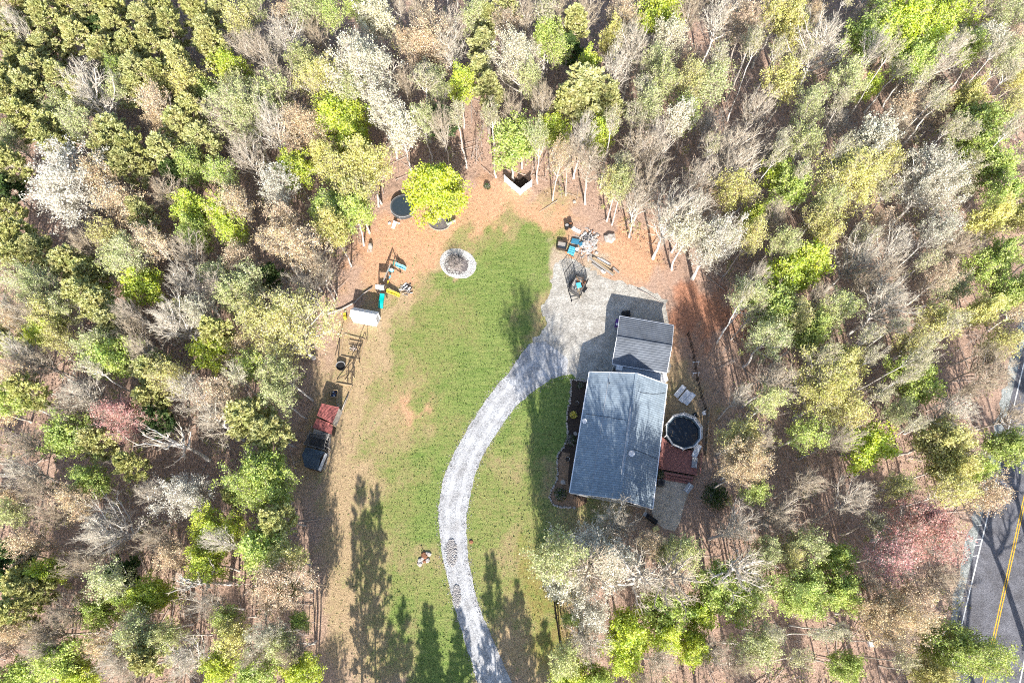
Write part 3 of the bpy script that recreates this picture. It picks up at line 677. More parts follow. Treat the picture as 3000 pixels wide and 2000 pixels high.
mb = MB(); mb.bar((c0.x + .07, c0.y, .9), (c1.x + .07, c1.y, .9), .05, .1); mb.build('rail', 'greywood', t)
for i, (px_, py_) in enumerate(((2036, 1065), (2036, 1097))):
    c = G(px_, py_); t = thing('sawhorse', ('upper' if i == 0 else 'lower') + ' of two small white sawhorses leaning on the rail fence', 'sawhorse', c, 'white sawhorses by the rail fence')
    mb = MB(); mb.box((c.x, c.y, .7), (.9, .08, .08), .1); mb.build('beam', 'white', t)
    for sx in (-.35, .35):
        for s_ in (-1, 1): mb = MB(); mb.bar((c.x + sx, c.y + s_ * .3, 0), (c.x + sx, c.y, .67), .05); mb.build('leg', 'white', t)

# ------------------------------------------------------------------ planting bed left of the house
SB = [(1717, 1117), (1695, 1113), (1671, 1111), (1673, 1127), (1672, 1150), (1669, 1182), (1662, 1200), (1659.5, 1237), (1664, 1264), (1659, 1292), (1650, 1310), (1634, 1333), (1630, 1351), (1634, 1383), (1630, 1411), (1616, 1434), (1609, 1456), (1620, 1477), (1646, 1486), (1691, 1488)]
bed = [G(*p) for p in SB] + [G(1720, 1470), G(1700, 1300), G(1740, 1120)]
sheet('flower_bed', bed, .012, 'mulch')
sheet('soil_strip', rough_edge([G(*p) for p in ((1648, 1325), (1668, 1330), (1664, 1440), (1720, 1475), (1700, 1486), (1648, 1484), (1622, 1474), (1612, 1456), (1620, 1436), (1634, 1410), (1638, 1384), (1634, 1352))], .6, .1), .017, mat('dry_soil', (.30, .19, .12), .95, .4, 4, .4, fine=12))
t = thing('stone_border', 'winding border of pale field stones round the planting bed', 'stone border', G(1662, 1264))
P0 = [G(*p) for p in SB]; acc = 0
for i in range(len(P0) - 1):
    a, b = P0[i], P0[i + 1]; L = (b - a).length; k = max(1, round(L / .27))
    for j in range(k):
        p = a.lerp(b, j / k); mb = MB(); r_ = random.uniform(.10, .19); mb.rock((p.x + random.uniform(-.07, .07), p.y + random.uniform(-.07, .07), r_ * .4), r_); mb.build('stone', 'stone', t)
for (px_, py_, lab) in ((1690, 1183, 'round pale planter near the top of the dark flower bed'), (1662, 1346, 'round pale planter at the narrow middle of the flower bed')):
    c = G(px_, py_); t = thing('planter', lab, 'planter', c, 'round planters in the flower bed')
    mb = MB(); mb.tube([(c.x, c.y, 0), (c.x, c.y, .35), (c.x, c.y, .4)], [.18, .26, .28], 14, cap=False); mb.build('pot', 'pot', t); mb = MB(); mb.disc((c.x, c.y, .33), .24, 14); mb.build('soil', 'mulch', t)
for (px_, py_, r_, lab) in ((1686, 1271, .3, 'flat pale stone in the dark mulch beside the house'), (1650, 1413, .35, 'pale boulder on the dry soil end of the flower bed'), (1786, 699, .9, 'large pale boulder right of the rubble pile'), (1768, 797, .35, 'small whitish rock below the long boards'), (1683, 592, .3, 'pale rock at the wood edge above the barrels')):
    c = G(px_, py_); mb = MB(); mb.rock((c.x, c.y, r_ * .3), r_, flat=.45); tag(mb.build('boulder', 'stone'), lab, 'rock')
# leafy shrubs built from many small leaf faces
def leaf_cloud(c, rx, rz_, n, size, mi=1):
    pts = RNG.normal(size=(n, 3)); pts /= np.linalg.norm(pts, axis=1)[:, None]; pts *= (RNG.random(n) ** .45)[:, None]
    pts[:, 2] = np.abs(pts[:, 2]); pts = pts * np.array([rx, rx, rz_]) + np.array(c)
    return pts
def quads_from(pts, size, upbias=.6, elong=1.):
    n = len(pts); nr = RNG.normal(size=(n, 3)); nr[:, 2] = np.abs(nr[:, 2]) + upbias; nr /= np.linalg.norm(nr, axis=1)[:, None]
    u = np.cross(nr, RNG.normal(size=(n, 3))); u /= np.linalg.norm(u, axis=1)[:, None] + 1e-9; v = np.cross(nr, u)
    s = (size * RNG.uniform(.6, 1.3, n))[:, None] / 2; u = u * s * elong; v = v * s
    return np.stack([pts - u * 1.0, pts - v, pts + u, pts + v], 1).reshape(-1, 3)      # leaf shaped (rhombus)
def np_mesh(name, V, quads, tris, mq, mt, mats):
    me = bpy.data.meshes.new(name); me.vertices.add(len(V)); me.vertices.foreach_set('co', V.ravel().astype(np.float32))
    li = np.concatenate([quads.ravel(), tris.ravel()]).astype(np.int32); me.loops.add(len(li)); me.loops.foreach_set('vertex_index', li)
    st = np.concatenate([np.arange(len(quads)) * 4, quads.size + np.arange(len(tris)) * 3]).astype(np.int32)
    me.polygons.add(len(st)); me.polygons.foreach_set('loop_start', st)
    me.polygons.foreach_set('material_index', np.concatenate([mq, mt]).astype(np.int32)); me.update(calc_edges=True)
    for m in mats: me.materials.append(M[m])
    return me
def frusta(P0, P1, R0, R1, n):
    """independent tapered tubes"""
    d = P1 - P0; L = np.linalg.norm(d, axis=1)[:, None] + 1e-9; d = d / L
    ref = np.where(np.abs(d[:, 2:3]) < .9, np.array([[0, 0, 1.]]), np.array([[1., 0, 0]]))
    u = np.cross(d, ref); u /= np.linalg.norm(u, axis=1)[:, None]; v = np.cross(d, u); a = np.arange(n) * 2 * np.pi / n
    c, s = np.cos(a)[None, :, None], np.sin(a)[None, :, None]; ringd = u[:, None] * c + v[:, None] * s
    A = P0[:, None] + ringd * R0[:, None, None]; B = P1[:, None] + ringd * R1[:, None, None]
    V = np.concatenate([A, B], 1).reshape(-1, 3); k = np.arange(n); base = (np.arange(len(P0)) * 2 * n)[:, None, None]
    f = np.stack([k, (k + 1) % n, n + (k + 1) % n, n + k], -1)[None]
    return V, (base + f).reshape(-1, 4)
def cones(P0, P1, R0):
    d = P1 - P0; L = np.linalg.norm(d, axis=1)[:, None] + 1e-9; d = d / L
    ref = np.where(np.abs(d[:, 2:3]) < .9, np.array([[0, 0, 1.]]), np.array([[1., 0, 0]]))
    u = np.cross(d, ref); u /= np.linalg.norm(u, axis=1)[:, None]; v = np.cross(d, u); a = np.arange(3) * 2 * np.pi / 3
    A = P0[:, None] + (u[:, None] * np.cos(a)[None, :, None] + v[:, None] * np.sin(a)[None, :, None]) * R0[:, None, None]
    V = np.concatenate([A, P1[:, None]], 1).reshape(-1, 3); base = (np.arange(len(P0)) * 4)[:, None, None]
    f = np.array([[0, 1, 3], [1, 2, 3], [2, 0, 3]])[None]; return V, (base + f).reshape(-1, 3)
class Acc:
    def __init__(s): s.V = []; s.Q = []; s.T = []; s.mq = []; s.mt = []; s.n = 0
    def quads(s, V, Q, mi): s.V.append(V); s.Q.append(Q + s.n); s.mq.append(np.full(len(Q), mi)); s.n += len(V)
    def tris(s, V, T, mi): s.V.append(V); s.T.append(T + s.n); s.mt.append(np.full(len(T), mi)); s.n += len(V)
    def leaves(s, V, mi): s.quads(V, np.arange(len(V)).reshape(-1, 4), mi)
    def mesh(s, name, mats):
        z4 = np.zeros((0, 4), int); z3 = np.zeros((0, 3), int)
        return np_mesh(name, np.concatenate(s.V), np.concatenate(s.Q) if s.Q else z4, np.concatenate(s.T) if s.T else z3,
                       np.concatenate(s.mq) if s.mq else np.zeros(0), np.concatenate(s.mt) if s.mt else np.zeros(0), mats)
def shrub(name, label, px_, py_, r_, h, m, n=500, size=.12, cat='shrub', bare=False, ntw=60):
    c = G(px_, py_); t = thing(name, label, cat, c)
    a = Acc(); k = ntw; P0_ = np.zeros((k, 3)) + RNG.normal(0, .08 * r_, (k, 3)) * [1, 1, 0]
    ang = RNG.uniform(0, 6.28, k); q = RNG.uniform(.3, 1, k) * r_; P1 = np.stack([np.cos(ang) * q, np.sin(ang) * q, RNG.uniform(.4, 1, k) * h], 1)
    V, T = cones(P0_, P1, np.full(k, .03)); a.tris(V, T, 0)
    i = RNG.integers(0, k, k * 5); f = RNG.uniform(.3, .9, k * 5)[:, None]; B0 = P0_[i] + (P1[i] - P0_[i]) * f; B1 = B0 + RNG.normal(0, .22 * r_, (k * 5, 3)) + (P1[i] - P0_[i]) * .15
    V, T = cones(B0, B1, np.full(k * 5, .018)); a.tris(V, T, 0)
    o = bpy.data.objects.new('stems', a.mesh('stems', ['twig'])); COL.objects.link(o); o.parent = t
    if not bare:
        a = Acc(); pts = leaf_cloud((0, 0, .1 * h), r_, h * .95, n, size); a.leaves(quads_from(pts, size), 0)
        o = bpy.data.objects.new('foliage', a.mesh('foliage', [m])); COL.objects.link(o); o.parent = t
    return t
shrub('forsythia_bush', 'bright yellow flowering bush in the dark bed beside the house', 1680, 1216, .5, .8, 'shrub_yellow', 500, .13)
shrub('shrub', 'low green shrub in the mulch halfway down the house', 1672, 1290, .8, .6, 'shrub_green', 260, .12)
shrub('shrub', 'green shrub at the lower end of the flower bed', 1641, 1448, .9, .7, 'shrub_green', 420, .13)
shrub('shrub', 'green shrub against the house wall by the deck steps', 1934, 1392, .55, .9, 'shrub_green', 420, .12)
shrub('shrub', 'small green evergreen shrub left of the white corner fence', 1427, 549, .55, .8, 'shrub_green', 420, .14)
shrub('shrub', 'dark green shrub with white flowers right of the patio', 2094, 1455, 1.7, 1.8, 'shrub_green', 1500, .16)
shrub('shrub', 'green shrub lit at the garage end of the stone border', 1700, 1130, .5, .5, 'shrub_green', 200, .1)

# ------------------------------------------------------------------ island bed and bush
isl = [G(1342 + 54 * math.cos(a) * random.uniform(.97, 1.02), 772 + 44 * math.sin(a) * random.uniform(.97, 1.02) + 6 * math.cos(a)) for a in np.linspace(0, 6.28318, 40)[:-1]]
sheet('gravel_island', isl, .012, 'gravel_white')
sheet('island_soil', rough_edge([G(1336 + 38 * math.cos(a), 775 + 31 * math.sin(a)) for a in np.linspace(0, 6.28318, 24)[:-1]], .4, .12), .019, 'greymulch')
mb = MB()
for i in range(700):
    a = random.random() * 6.283; q = random.uniform(.55, 1); p = G(1342 + 53 * q * math.cos(a), 772 + 43 * q * math.sin(a) + 6 * math.cos(a), .03); r_ = random.uniform(.04, .1)
    mb.add([p + Vector((math.cos(t_) * r_, math.sin(t_) * r_, 0)) for t_ in (0, 2.1, 4.2)] + [p + Vector((0, 0, r_))], [(0, 1, 3), (1, 2, 3), (2, 0, 3)])
tag(mb.build('white_stones', 'pot'), 'loose white stones covering the round island bed', 'gravel', kind='stuff')
shrub('bare_bush', 'bare twiggy bush in the middle of the round white gravel bed', 1336, 778, 1.6, 1.6, None, bare=True, ntw=150)

# ------------------------------------------------------------------ trailer
TX = lambda a, b: (1610 + a / 3.446, 640 + b / 3.446)
tl = thing('utility_trailer', 'black mesh sided utility trailer with open ramp loaded with scrap', 'trailer', G(*TX(290, 680)))
F = [G(*TX(190, 725), .55), G(*TX(303, 800), .55), G(*TX(388, 625), .55), G(*TX(272, 580), .55)]
mb = MB(); mb.slab(F, .06); mb.build('bed', 'greywood', tl)
def mesh_panel(parent, a, b, c_, d, name, nx_=4, nz_=3, fill=True, rr=.035):
    a, b, c_, d = map(Vector, (a, b, c_, d)); m_ = MB()
    for p, q_ in ((a, b), (b, c_), (c_, d), (d, a)): m_.tube([p, q_], rr, 6)
    for i in range(1, nx_): m_.tube([a.lerp(b, i / nx_), d.lerp(c_, i / nx_)], rr * .7, 5)
    m_.tube([a.lerp(d, .5), b.lerp(c_, .5)], rr * .7, 5)
    po_ = m_.build(name, 'black', parent)
    w_ = MB(); k = 6
    for i in range(1, k * 2): w_.bar(a.lerp(b, i / (2 * k)), d.lerp(c_, i / (2 * k)), .014)
    for i in range(1, k): w_.bar(a.lerp(d, i / k), b.lerp(c_, i / k), .014)
    w_.build('mesh', 'mesh_dark', po_)['kind'] = 'stuff'
    return po_
up = lambda p, h: Vector((p.x, p.y, p.z + h))
mesh_panel(tl, F[0], F[1], up(F[1], .7), up(F[0], .7), 'front_panel')
mesh_panel(tl, F[0], F[3], up(F[3], .7), up(F[0], .7), 'side_panel', 5)
mesh_panel(tl, F[1], F[2], up(F[2], .7), up(F[1], .7), 'side_panel', 5)
mesh_panel(tl, G(*TX(185, 700), .6), G(*TX(264, 596), .6), G(*TX(236, 436), 1.5), G(*TX(150, 550), 1.5), 'ramp_gate', 4)
mesh_panel(tl, G(*TX(285, 600), .9), G(*TX(385, 640), .9), G(*TX(352, 476), 1.9), G(*TX(270, 590), 1.6), 'rear_gate', 4)
mb = MB(); h0 = G(*TX(222, 822), .45); mb.tube([F[0] - Vector((0, 0, .08)), h0], .05, 6); mb.tube([F[1] - Vector((0, 0, .08)), h0], .05, 6); mb.build('drawbar', 'black', tl)
mb = MB(); mb.tube([(h0.x, h0.y, .02), (h0.x, h0.y, .7)], .04, 6); mb.box((h0.x, h0.y - .15, .5), (.14, .3, .12)); mb.build('jack', 'black', tl)
for s_, (a, b) in ((-1, (F[0], F[3])), (1, (F[1], F[2]))):
    p = a.lerp(b, .5); ax = (F[1] - F[0]).normalized() * s_; wq = MB(); wc = Vector((p.x, p.y, .33)) + ax * .12
    wq.tube([wc, wc + ax * .2], .33, 16); wo = wq.build('wheel', 'rubber', tl); r2 = MB(); r2.tube([wc + ax * .19, wc + ax * .22], .17, 10); r2.build('rim', 'grey', wo)
    fq = MB(); fq.box((wc.x + ax.x * .1, wc.y + ax.y * .1, .72), (.28, .8, .04), math.atan2(ax.y, ax.x)); fq.build('mudguard', 'black', tl)
c = F[0].lerp(F[2], .48); mb = MB(); mb.box((c.x + .1, c.y - .1, .75), (.62, .72, .4), .25); tag(mb.build('storage_box', 'cyan'), 'bright blue box lying in the bed of the trailer', 'box')
t = thing('scrap_load', 'rusty scrap wood and pipes heaped in the trailer', 'scrap', Vector((c.x, c.y, .56)))
for i in range(26):
    u_, v_ = random.uniform(.1, .9), random.uniform(.15, .95); p = F[0].lerp(F[1], u_).lerp(F[3].lerp(F[2], u_), v_); mb = MB(); mb.box((p.x, p.y, .62 + random.random() * .25), (random.uniform(.5, 1.4), random.uniform(.06, .16), .05), random.uniform(.6, 2.6), random.uniform(-.2, .2))
    mb.build('plank', random.choice(['rust', 'orangewood', 'tanwood', 'greywood', 'darkwood']), t)

# ------------------------------------------------------------------ rubble, boards, barrels
t = thing('rubble_pile', 'large heap of broken blocks and boards at the top of the gravel lot', 'rubble', G(*TX(385, 255)))
for i in range(290):
    a = random.random() * 6.283; q = abs(random.gauss(0, .5)); q = min(q, 1.25); p = G(*TX(388 + 100 * q * math.cos(a), 255 + 125 * q * math.sin(a))); z = max(.05, .75 * (1 - q)) * random.uniform(.4, 1)
    mb = MB()
    if i % 3 == 0: mb.rock((p.x, p.y, z), random.uniform(.12, .3)); nm = 'rock'
    else: mb.box((p.x, p.y, z), (random.uniform(.35, .95), random.uniform(.1, .24), random.uniform(.05, .14)), random.uniform(0, 3.14), random.uniform(-.4, .4)); nm = 'block'
    mb.build(nm, random.choice(['rubble', 'rubble', 'greywood', 'stone', 'white', 'stone', 'rubble', 'rust' if i % 4 == 0 else 'greywood']), t)
t = thing('board_stack', 'stack of long weathered boards right of the rubble pile', 'boards', G(*TX(530, 470)))
for i, (a, b, c_, d, m_) in enumerate(((400, 385, 660, 575, 'tanwood'), (395, 400, 640, 580, 'greywood'), (430, 390, 640, 535, 'darkwood'), (440, 400, 620, 510, 'tanwood'), (480, 400, 600, 465, 'white'), (640, 500, 700, 555, 'greywood'), (430, 460, 560, 560, 'greywood'), (520, 530, 560, 560, 'white'), (520, 405, 615, 470, 'greywood'), (460, 430, 600, 520, 'tanwood'))):
    p, q = G(*TX(a, b)), G(*TX(c_, d)); z = .08 + .06 * (i % 4); mb = MB(); mb.bar((p.x, p.y, z), (q.x, q.y, z + .05), .26, .05); mb.build('board', m_, t)
for i, (a, b) in enumerate(((172, 100), (210, 82))):
    c = G(*TX(a, b)); t = thing('burn_barrel', ('left' if i == 0 else 'right') + ' of two black barrels at the edge of the woods', 'barrel', c, 'black barrels above the rubble pile')
    mb = MB(); mb.tube([(c.x, c.y, 0), (c.x, c.y, .9)], .3, 16, cap=False); mb.build('drum', 'rubber', t)
    for z in (.3, .6, .88): mb = MB(); mb.tube([(c.x, c.y, z - .015), (c.x, c.y, z + .015)], .315, 16, cap=False); mb.build('hoop', 'black', t)
    mb = MB(); mb.disc((c.x, c.y, .75 if i else .8), .28, 16); mb.build('contents', 'rubble' if i == 0 else 'rust', t)
c = G(*TX(258, 112)); t = thing('panel_sheets', 'two pale sheets lying behind the black barrels', 'sheets', c)
for k in range(2): mb = MB(); mb.box((c.x + k * .3, c.y - k * .25, .05 + .06 * k), (1.0, .55, .04), -.7 + .2 * k, .03); mb.build('panel', 'white', t)
c = G(*TX(258, 242)); mb = MB(); mb.box((c.x, c.y, .3), (1.1, .8, .12), -.3, .1); mb.box((c.x + .9, c.y - .4, .35), (.9, .5, .1), .5, -.1); tag(mb.build('blue_tarp', 'bluetarp'), 'crumpled dull blue tarp on the left of the rubble pile', 'tarp')
c = G(*TX(222, 335)); t = thing('blue_lounger_cushion', 'blue striped crate beside the white bucket', 'crate', c)
mb = MB(); mb.box((c.x, c.y, .25), (.95, 1.2, .3), -.35); mb.build('crate_body', 'cyan', t)
for k in range(3): mb = MB(); mb.box((c.x + math.sin(.35) * (-.35 + .35 * k), c.y + math.cos(.35) * (-.35 + .35 * k), .415), (.95, .05, .02), -.35); mb.build('strap', 'navy', t)
c = G(*TX(275, 328)); t = thing('bucket', 'round white lidded bucket next to the blue crate', 'bucket', c)
mb = MB(); mb.cyl((c.x, c.y, 0), .22, .5, 14, r2=.26); mb.build('pail', 'black', t); mb = MB(); mb.cyl((c.x, c.y, .5), .27, .05, 14); mb.build('lid', 'white', t)
c = G(*TX(125, 283)); t = thing('wooden_crate', 'open weathered crate with black frame left of the rubble', 'crate', c)
mb = MB(); mb.box((c.x, c.y, .12), (1.3, 1.3, .06), -.2)
mb.build('base', 'greywood', t)
for dx, dy, sx_, sy_ in ((-.65, 0, .06, 1.3), (.65, 0, .06, 1.3), (0, .65, 1.3, .06), (0, -.65, 1.3, .06)):
    x_ = c.x + dx * math.cos(-.2) - dy * math.sin(-.2); y_ = c.y + dx * math.sin(-.2) + dy * math.cos(-.2); mb = MB(); mb.box((x_, y_, .3), (sx_, sy_, .5), -.2); mb.build('side', 'darkwood', t)
mb = MB(); mb.bar(G(*TX(160, 335), .25), G(*TX(243, 405), .25), .2, .12); tag(mb.build('beam', 'orangewood'), 'short orange brown beam below the blue crate', 'beam')
mb = MB(); mb.tube([G(*TX(140, 235), .3), G(*TX(200, 255), .5), G(*TX(212, 225), .9)], .06, 6); tag(mb.build('pipe', 'black'), 'bent black pipe above the blue crate', 'pipe')

# ------------------------------------------------------------------ play set
PX = lambda a, b: (1000 + a / 3.446, 700 + b / 3.446)
ps = thing('play_set', 'wooden swing set tower with canopy, teal slide and yellow slide', 'play set', G(*PX(395, 520)))
tc = [G(*PX(353, 455), 2.4), G(*PX(440, 462), 2.4), G(*PX(432, 518), 2.4), G(*PX(348, 505), 2.4)]
for p in tc: mb = MB(); mb.box((p.x, p.y, 1.2), (.1, .1, 2.4)); mb.build('post', 'darkwood', ps)
mb = MB(); mb.prism([(p.x, p.y) for p in tc], 1.25, 1.33); mb.build('platform', 'darkwood', ps)
pk0 = (tc[0] + tc[3]) / 2 + Vector((0, 0, .55)); pk1 = (tc[1] + tc[2]) / 2 + Vector((0, 0, .55))
mb = MB(); mb.slab([tc[0], tc[1], pk1, pk0], .03); mb.build('canopy_slope', 'white', ps); mb = MB(); mb.slab([tc[3], tc[2], pk1, pk0], .03); mb.build('canopy_slope', 'white', ps)
for a, b in ((0, 1), (1, 2), (3, 0)):
    mb = MB(); mb.bar((tc[a].x, tc[a].y, 1.95), (tc[b].x, tc[b].y, 1.95), .04, .12); mb.build('guard_rail', 'tanwood', ps)
B0, B1 = G(*PX(425, 425), 2.35), G(*PX(495, 255), 2.35)
mb = MB(); mb.bar(B0, B1, .12, .14); mb.build('swing_beam', 'greywood', ps)
bd = (B1 - B0).normalized(); bs = Vector((-bd.y, bd.x, 0))
for s_ in (-1, 1): mb = MB(); q = B1 + bs * 1.1 * s_ + bd * .25; mb.bar((q.x, q.y, 0), B1, .1); mb.build('leg', 'darkwood', ps)
q0, q1 = B1 + bs * .6 + bd * .12, B1 - bs * .6 + bd * .12; mb = MB(); mb.bar((q0.x, q0.y, 1.05), (q1.x, q1.y, 1.05), .08); mb.build('cross_brace', 'darkwood', ps)
for f_, m_ in ((.3, 'yellow'), (.62, 'sky')):
    p = B0.lerp(B1, f_); mb = MB()
    for s_ in (-.22, .22): mb.tube([p + bd * s_, Vector((p.x, p.y, .55)) + bd * s_], .02, 5)
    so_ = mb.build('swing_chain', 'black', ps); mb = MB(); mb.box((p.x, p.y, .53), (.2, .5, .05), math.atan2(bd.y, bd.x) - 1.57); mb.build('swing_seat', m_, so_)
def slide(parent, a, b, wd, m_, name):
    a, b = Vector(a), Vector(b); d = (b - a); s_ = Vector((-d.y, d.x, 0)).normalized(); mb = MB(); k = 8; pts = []
    for i in range(k + 1):
        f_ = i / k; z = a.z + (b.z - a.z) * (f_ + .12 * math.sin(f_ * 6.283)); pts.append(Vector((a.x + d.x * f_, a.y + d.y * f_, z)))
    for i in range(k):
        p, q = pts[i], pts[i + 1]; mb.add([p - s_ * wd / 2 + Vector((0, 0, .18)), p - s_ * wd * .42, p + s_ * wd * .42, p + s_ * wd / 2 + Vector((0, 0, .18)), q - s_ * wd / 2 + Vector((0, 0, .18)), q - s_ * wd * .42, q + s_ * wd * .42, q + s_ * wd / 2 + Vector((0, 0, .18))], [(0, 1, 5, 4), (1, 2, 6, 5), (2, 3, 7, 6)])
        mb.add([p - s_ * wd / 2 + Vector((0, 0, .18)), p - s_ * (wd / 2 + .03) , q - s_ * (wd / 2 + .03), q - s_ * wd / 2 + Vector((0, 0, .18)),
                p + s_ * wd / 2 + Vector((0, 0, .18)), p + s_ * (wd / 2 + .03), q + s_ * (wd / 2 + .03), q + s_ * wd / 2 + Vector((0, 0, .18))], [(0, 1, 2, 3), (4, 5, 6, 7)])
    return mb.build(name, m_, parent)
slide(ps, G(*PX(415, 525), 1.3), G(*PX(398, 700), .12), .62, 'teal', 'teal_slide')
slide(ps, G(*PX(448, 512), 1.1), G(*PX(590, 575), .1), .45, 'yellow', 'yellow_slide')
mb = MB()
for k in range(5):
    p = G(*PX(455 + k * 5, 470 + k * 3), 1.2 - .25 * k); mb.box(p, (.08, .5, .05), .2)
mb.build('ladder', 'tanwood', ps)
c = G(*PX(505, 325)); t = thing('toy_car', 'small pale blue ride on toy under the swing beam', 'toy', c)
mb = MB(); mb.box((c.x, c.y, .28), (.75, .4, .22), -.3); mb.build('toy_body', 'sky', t); mb = MB(); mb.box((c.x + .12, c.y, .5), (.3, .3, .22), -.3); mb.build('toy_seat', 'white', t)
for dx in (-.25, .25):
    for dy in (-.2, .2): mb = MB(); mb.tube([(c.x + dx, c.y + dy - .03, .12), (c.x + dx, c.y + dy + .03, .12)], .12, 10); mb.build('wheel', 'rubber', t)
sl_ = thing('toddler_slide', 'pale blue toddler slide beside the swing frame', 'slide', G(*PX(595, 290)))
slide(sl_, G(*PX(545, 250), 1.1), G(*PX(652, 305), .1), .5, 'sky', 'chute')
for s_ in (-.22, .22): mb = MB(); p = G(*PX(545, 262)); mb.bar((p.x - .35, p.y + s_, 0), (p.x + .05, p.y + s_, 1.1), .06); mb.build('leg', 'teal', sl_)
t = thing('board_heap', 'small heap of short weathered boards on the grass by the yellow slide', 'boards', G(*PX(655, 515)))
for i in range(42):
    a = random.random() * 6.283; q = random.random() ** .6; p = G(*PX(655 + 52 * q * math.cos(a), 515 + 55 * q * math.sin(a))); mb = MB()
    mb.box((p.x, p.y, .08 + .35 * (1 - q) * random.random()), (random.uniform(.45, .95), random.uniform(.08, .15), .06), random.uniform(-.3, 1.2), random.uniform(-.15, .15)); mb.build('board', random.choice(['greywood', 'greywood', 'tanwood', 'white', 'darkwood']), t)

# ------------------------------------------------------------------ white shed
sh = thing('garden_shed', 'small white metal shed with gable roof at the left of the lawn', 'shed', G(1063, 940))
e = [G(1038, 900, 1.95), G(1110, 914, 1.95), G(1098, 941, 1.95), G(1024, 927, 1.95)]   # far-left, far-right, near-right, near-left
r0 = (e[0] + e[3]) / 2; r1 = (e[1] + e[2]) / 2; r0.z = r1.z = 2.65
cen = (e[0] + e[2]) / 2
mb = MB(); inn = [p.lerp(cen, .05) for p in e]; mb.prism([(p.x, p.y) for p in inn][::-1], 0, 1.9)
for a, b, r_ in ((inn[0], inn[3], r0.lerp(cen, .05)), (inn[1], inn[2], r1.lerp(cen, .05))):
    r_ = Vector((r_.x, r_.y, 2.55)); o_ = (cen - r_); o_.z = 0; o_ = o_.normalized() * .05; a = Vector((a.x, a.y, 1.9)); b = Vector((b.x, b.y, 1.9))
    mb.add([a, b, r_, a + o_, b + o_, r_ + o_], [(0, 1, 2), (5, 4, 3), (0, 3, 4, 1), (1, 4, 5, 2), (2, 5, 3, 0)])
mb.build('wall', 'shed_white', sh)
corrugated([e[3], e[2], r1, r0], 1, .0, 'roof_slope', 'shed_white', sh, .04)
M['roofgrey'] = mat('shed_far_roof', (.80, .80, .82), .5, .05, 1)
corrugated([e[0], r0, r1, e[1]], 12, .03, 'roof_slope', 'roofgrey', sh, .04)
dm = MB(); a, b = inn[1].lerp(inn[2], .3), inn[1].lerp(inn[2], .7); nn = (e[1] - e[0]).normalized() * .04; dm.obox(Vector((a.x, a.y, 0)), b - a, nn, (0, 0, 1.8)); do_ = dm.build('door', 'grey', sh)
dm = MB(); dm.box((b.x + nn.x * 2, b.y, 1.0), (.06, .03, .12)); dm.build('handle', 'black', do_)
mb = MB(); mb.slab([G(1101, 937, .25), G(1119, 941, .03), G(1117, 959, .03), G(1100, 955, .25)], .05); tag(mb.build('ramp', 'tanwood'), 'tan plywood ramp at the right end of the white shed', 'ramp')
c = G(1012, 929); t = thing('yellow_toy', 'bright yellow toy at the left end of the white shed', 'toy', c)
mb = MB(); mb.box((c.x, c.y, .3), (.35, .9, .3), .25); mb.build('toy_body', 'yellow', t); mb = MB(); mb.box((c.x, c.y - .25, .52), (.3, .25, .2), .25); mb.build('toy_seat', 'yellow', t)
for dy in (-.3, .3): mb = MB(); mb.tube([(c.x - .2, c.y + dy, .13), (c.x + .2, c.y + dy, .13)], .13, 10); mb.build('wheel', 'rubber', t)
def log(name, label, pts, r0_, r1_, m='logwood'):
    mb = MB(); n_ = len(pts); mb.tube(pts, [r0_ + (r1_ - r0_) * i / (n_ - 1) for i in range(n_)], 7); return tag(mb.build(name, m, None, True), label, 'log')
log('fallen_log', 'long bare fallen trunk lying above the white shed', [G(940, 925, .15), G(1000, 906, .18), G(1040, 885, .3), G(1062, 862, .3), G(1090, 842, .25)], .16, .08)
log('fallen_log', 'thin pale pole lying behind the garage', [G(1867, 845, .08), G(1895, 860, .1), G(1920, 876, .08), G(1947, 893, .08)], .06, .04)
c = G(1086, 724); t = thing('tree_stump', 'weathered grey stump with planks at the lawn edge above the swing set', 'stump', c)
mb = MB(); mb.tube([(c.x, c.y, 0), (c.x, c.y, .5), (c.x + .05, c.y, .8)], [.35, .28, .2], 9); mb.build('stump_wood', 'greywood', t)
for k in range(4): mb = MB(); mb.bar((c.x - .4 + k * .22, c.y - .9, .05), (c.x - .1 + k * .1, c.y + .3, .6), .09, .04); mb.build('plank', 'greywood', t)

# ------------------------------------------------------------------ vegetable garden
CX = lambda a, b: (900 + a / 4.073, 940 + b / 4.073)
def frame(name, label, pts, m='tanwood', wd=.12, h=.16, soil=True, cat='garden bed'):
    P_ = [G(*CX(*p)) for p in pts]; c_ = sum(P_, Vector((0, 0, 0))) / len(P_); t = thing(name, label, cat, c_, 'timber garden beds')
    for i in range(len(P_)):
        a, b = P_[i], P_[(i + 1) % len(P_)]; m_ = MB(); d = (b - a).normalized() * .06; m_.bar((a.x + d.x, a.y + d.y, h / 2), (b.x - d.x, b.y - d.y, h / 2), wd, h); m_.build('timber', m, t)
    if soil:
        m_ = MB(); m_.add([(p.x, p.y, .05) for p in P_], [tuple(range(len(P_)))]); m_.build('soil', 'gardensoil', t)
M['gardensoil'] = mat('garden_soil', (.26, .19, .12), .95, .4, 5, .4, fine=14)
frame('garden_bed', 'upper small timber garden bed below the white shed', [(500, 232), (662, 262), (645, 312), (490, 292)])
frame('garden_bed', 'large timber bordered bed left of the garden path', [(440, 160), (690, 222), (640, 470), (400, 420)], soil=False)
frame('garden_bed', 'long timber bordered plot between the black tub and the red coop', [(345, 740), (545, 775), (430, 1080), (360, 1060)], soil=False)
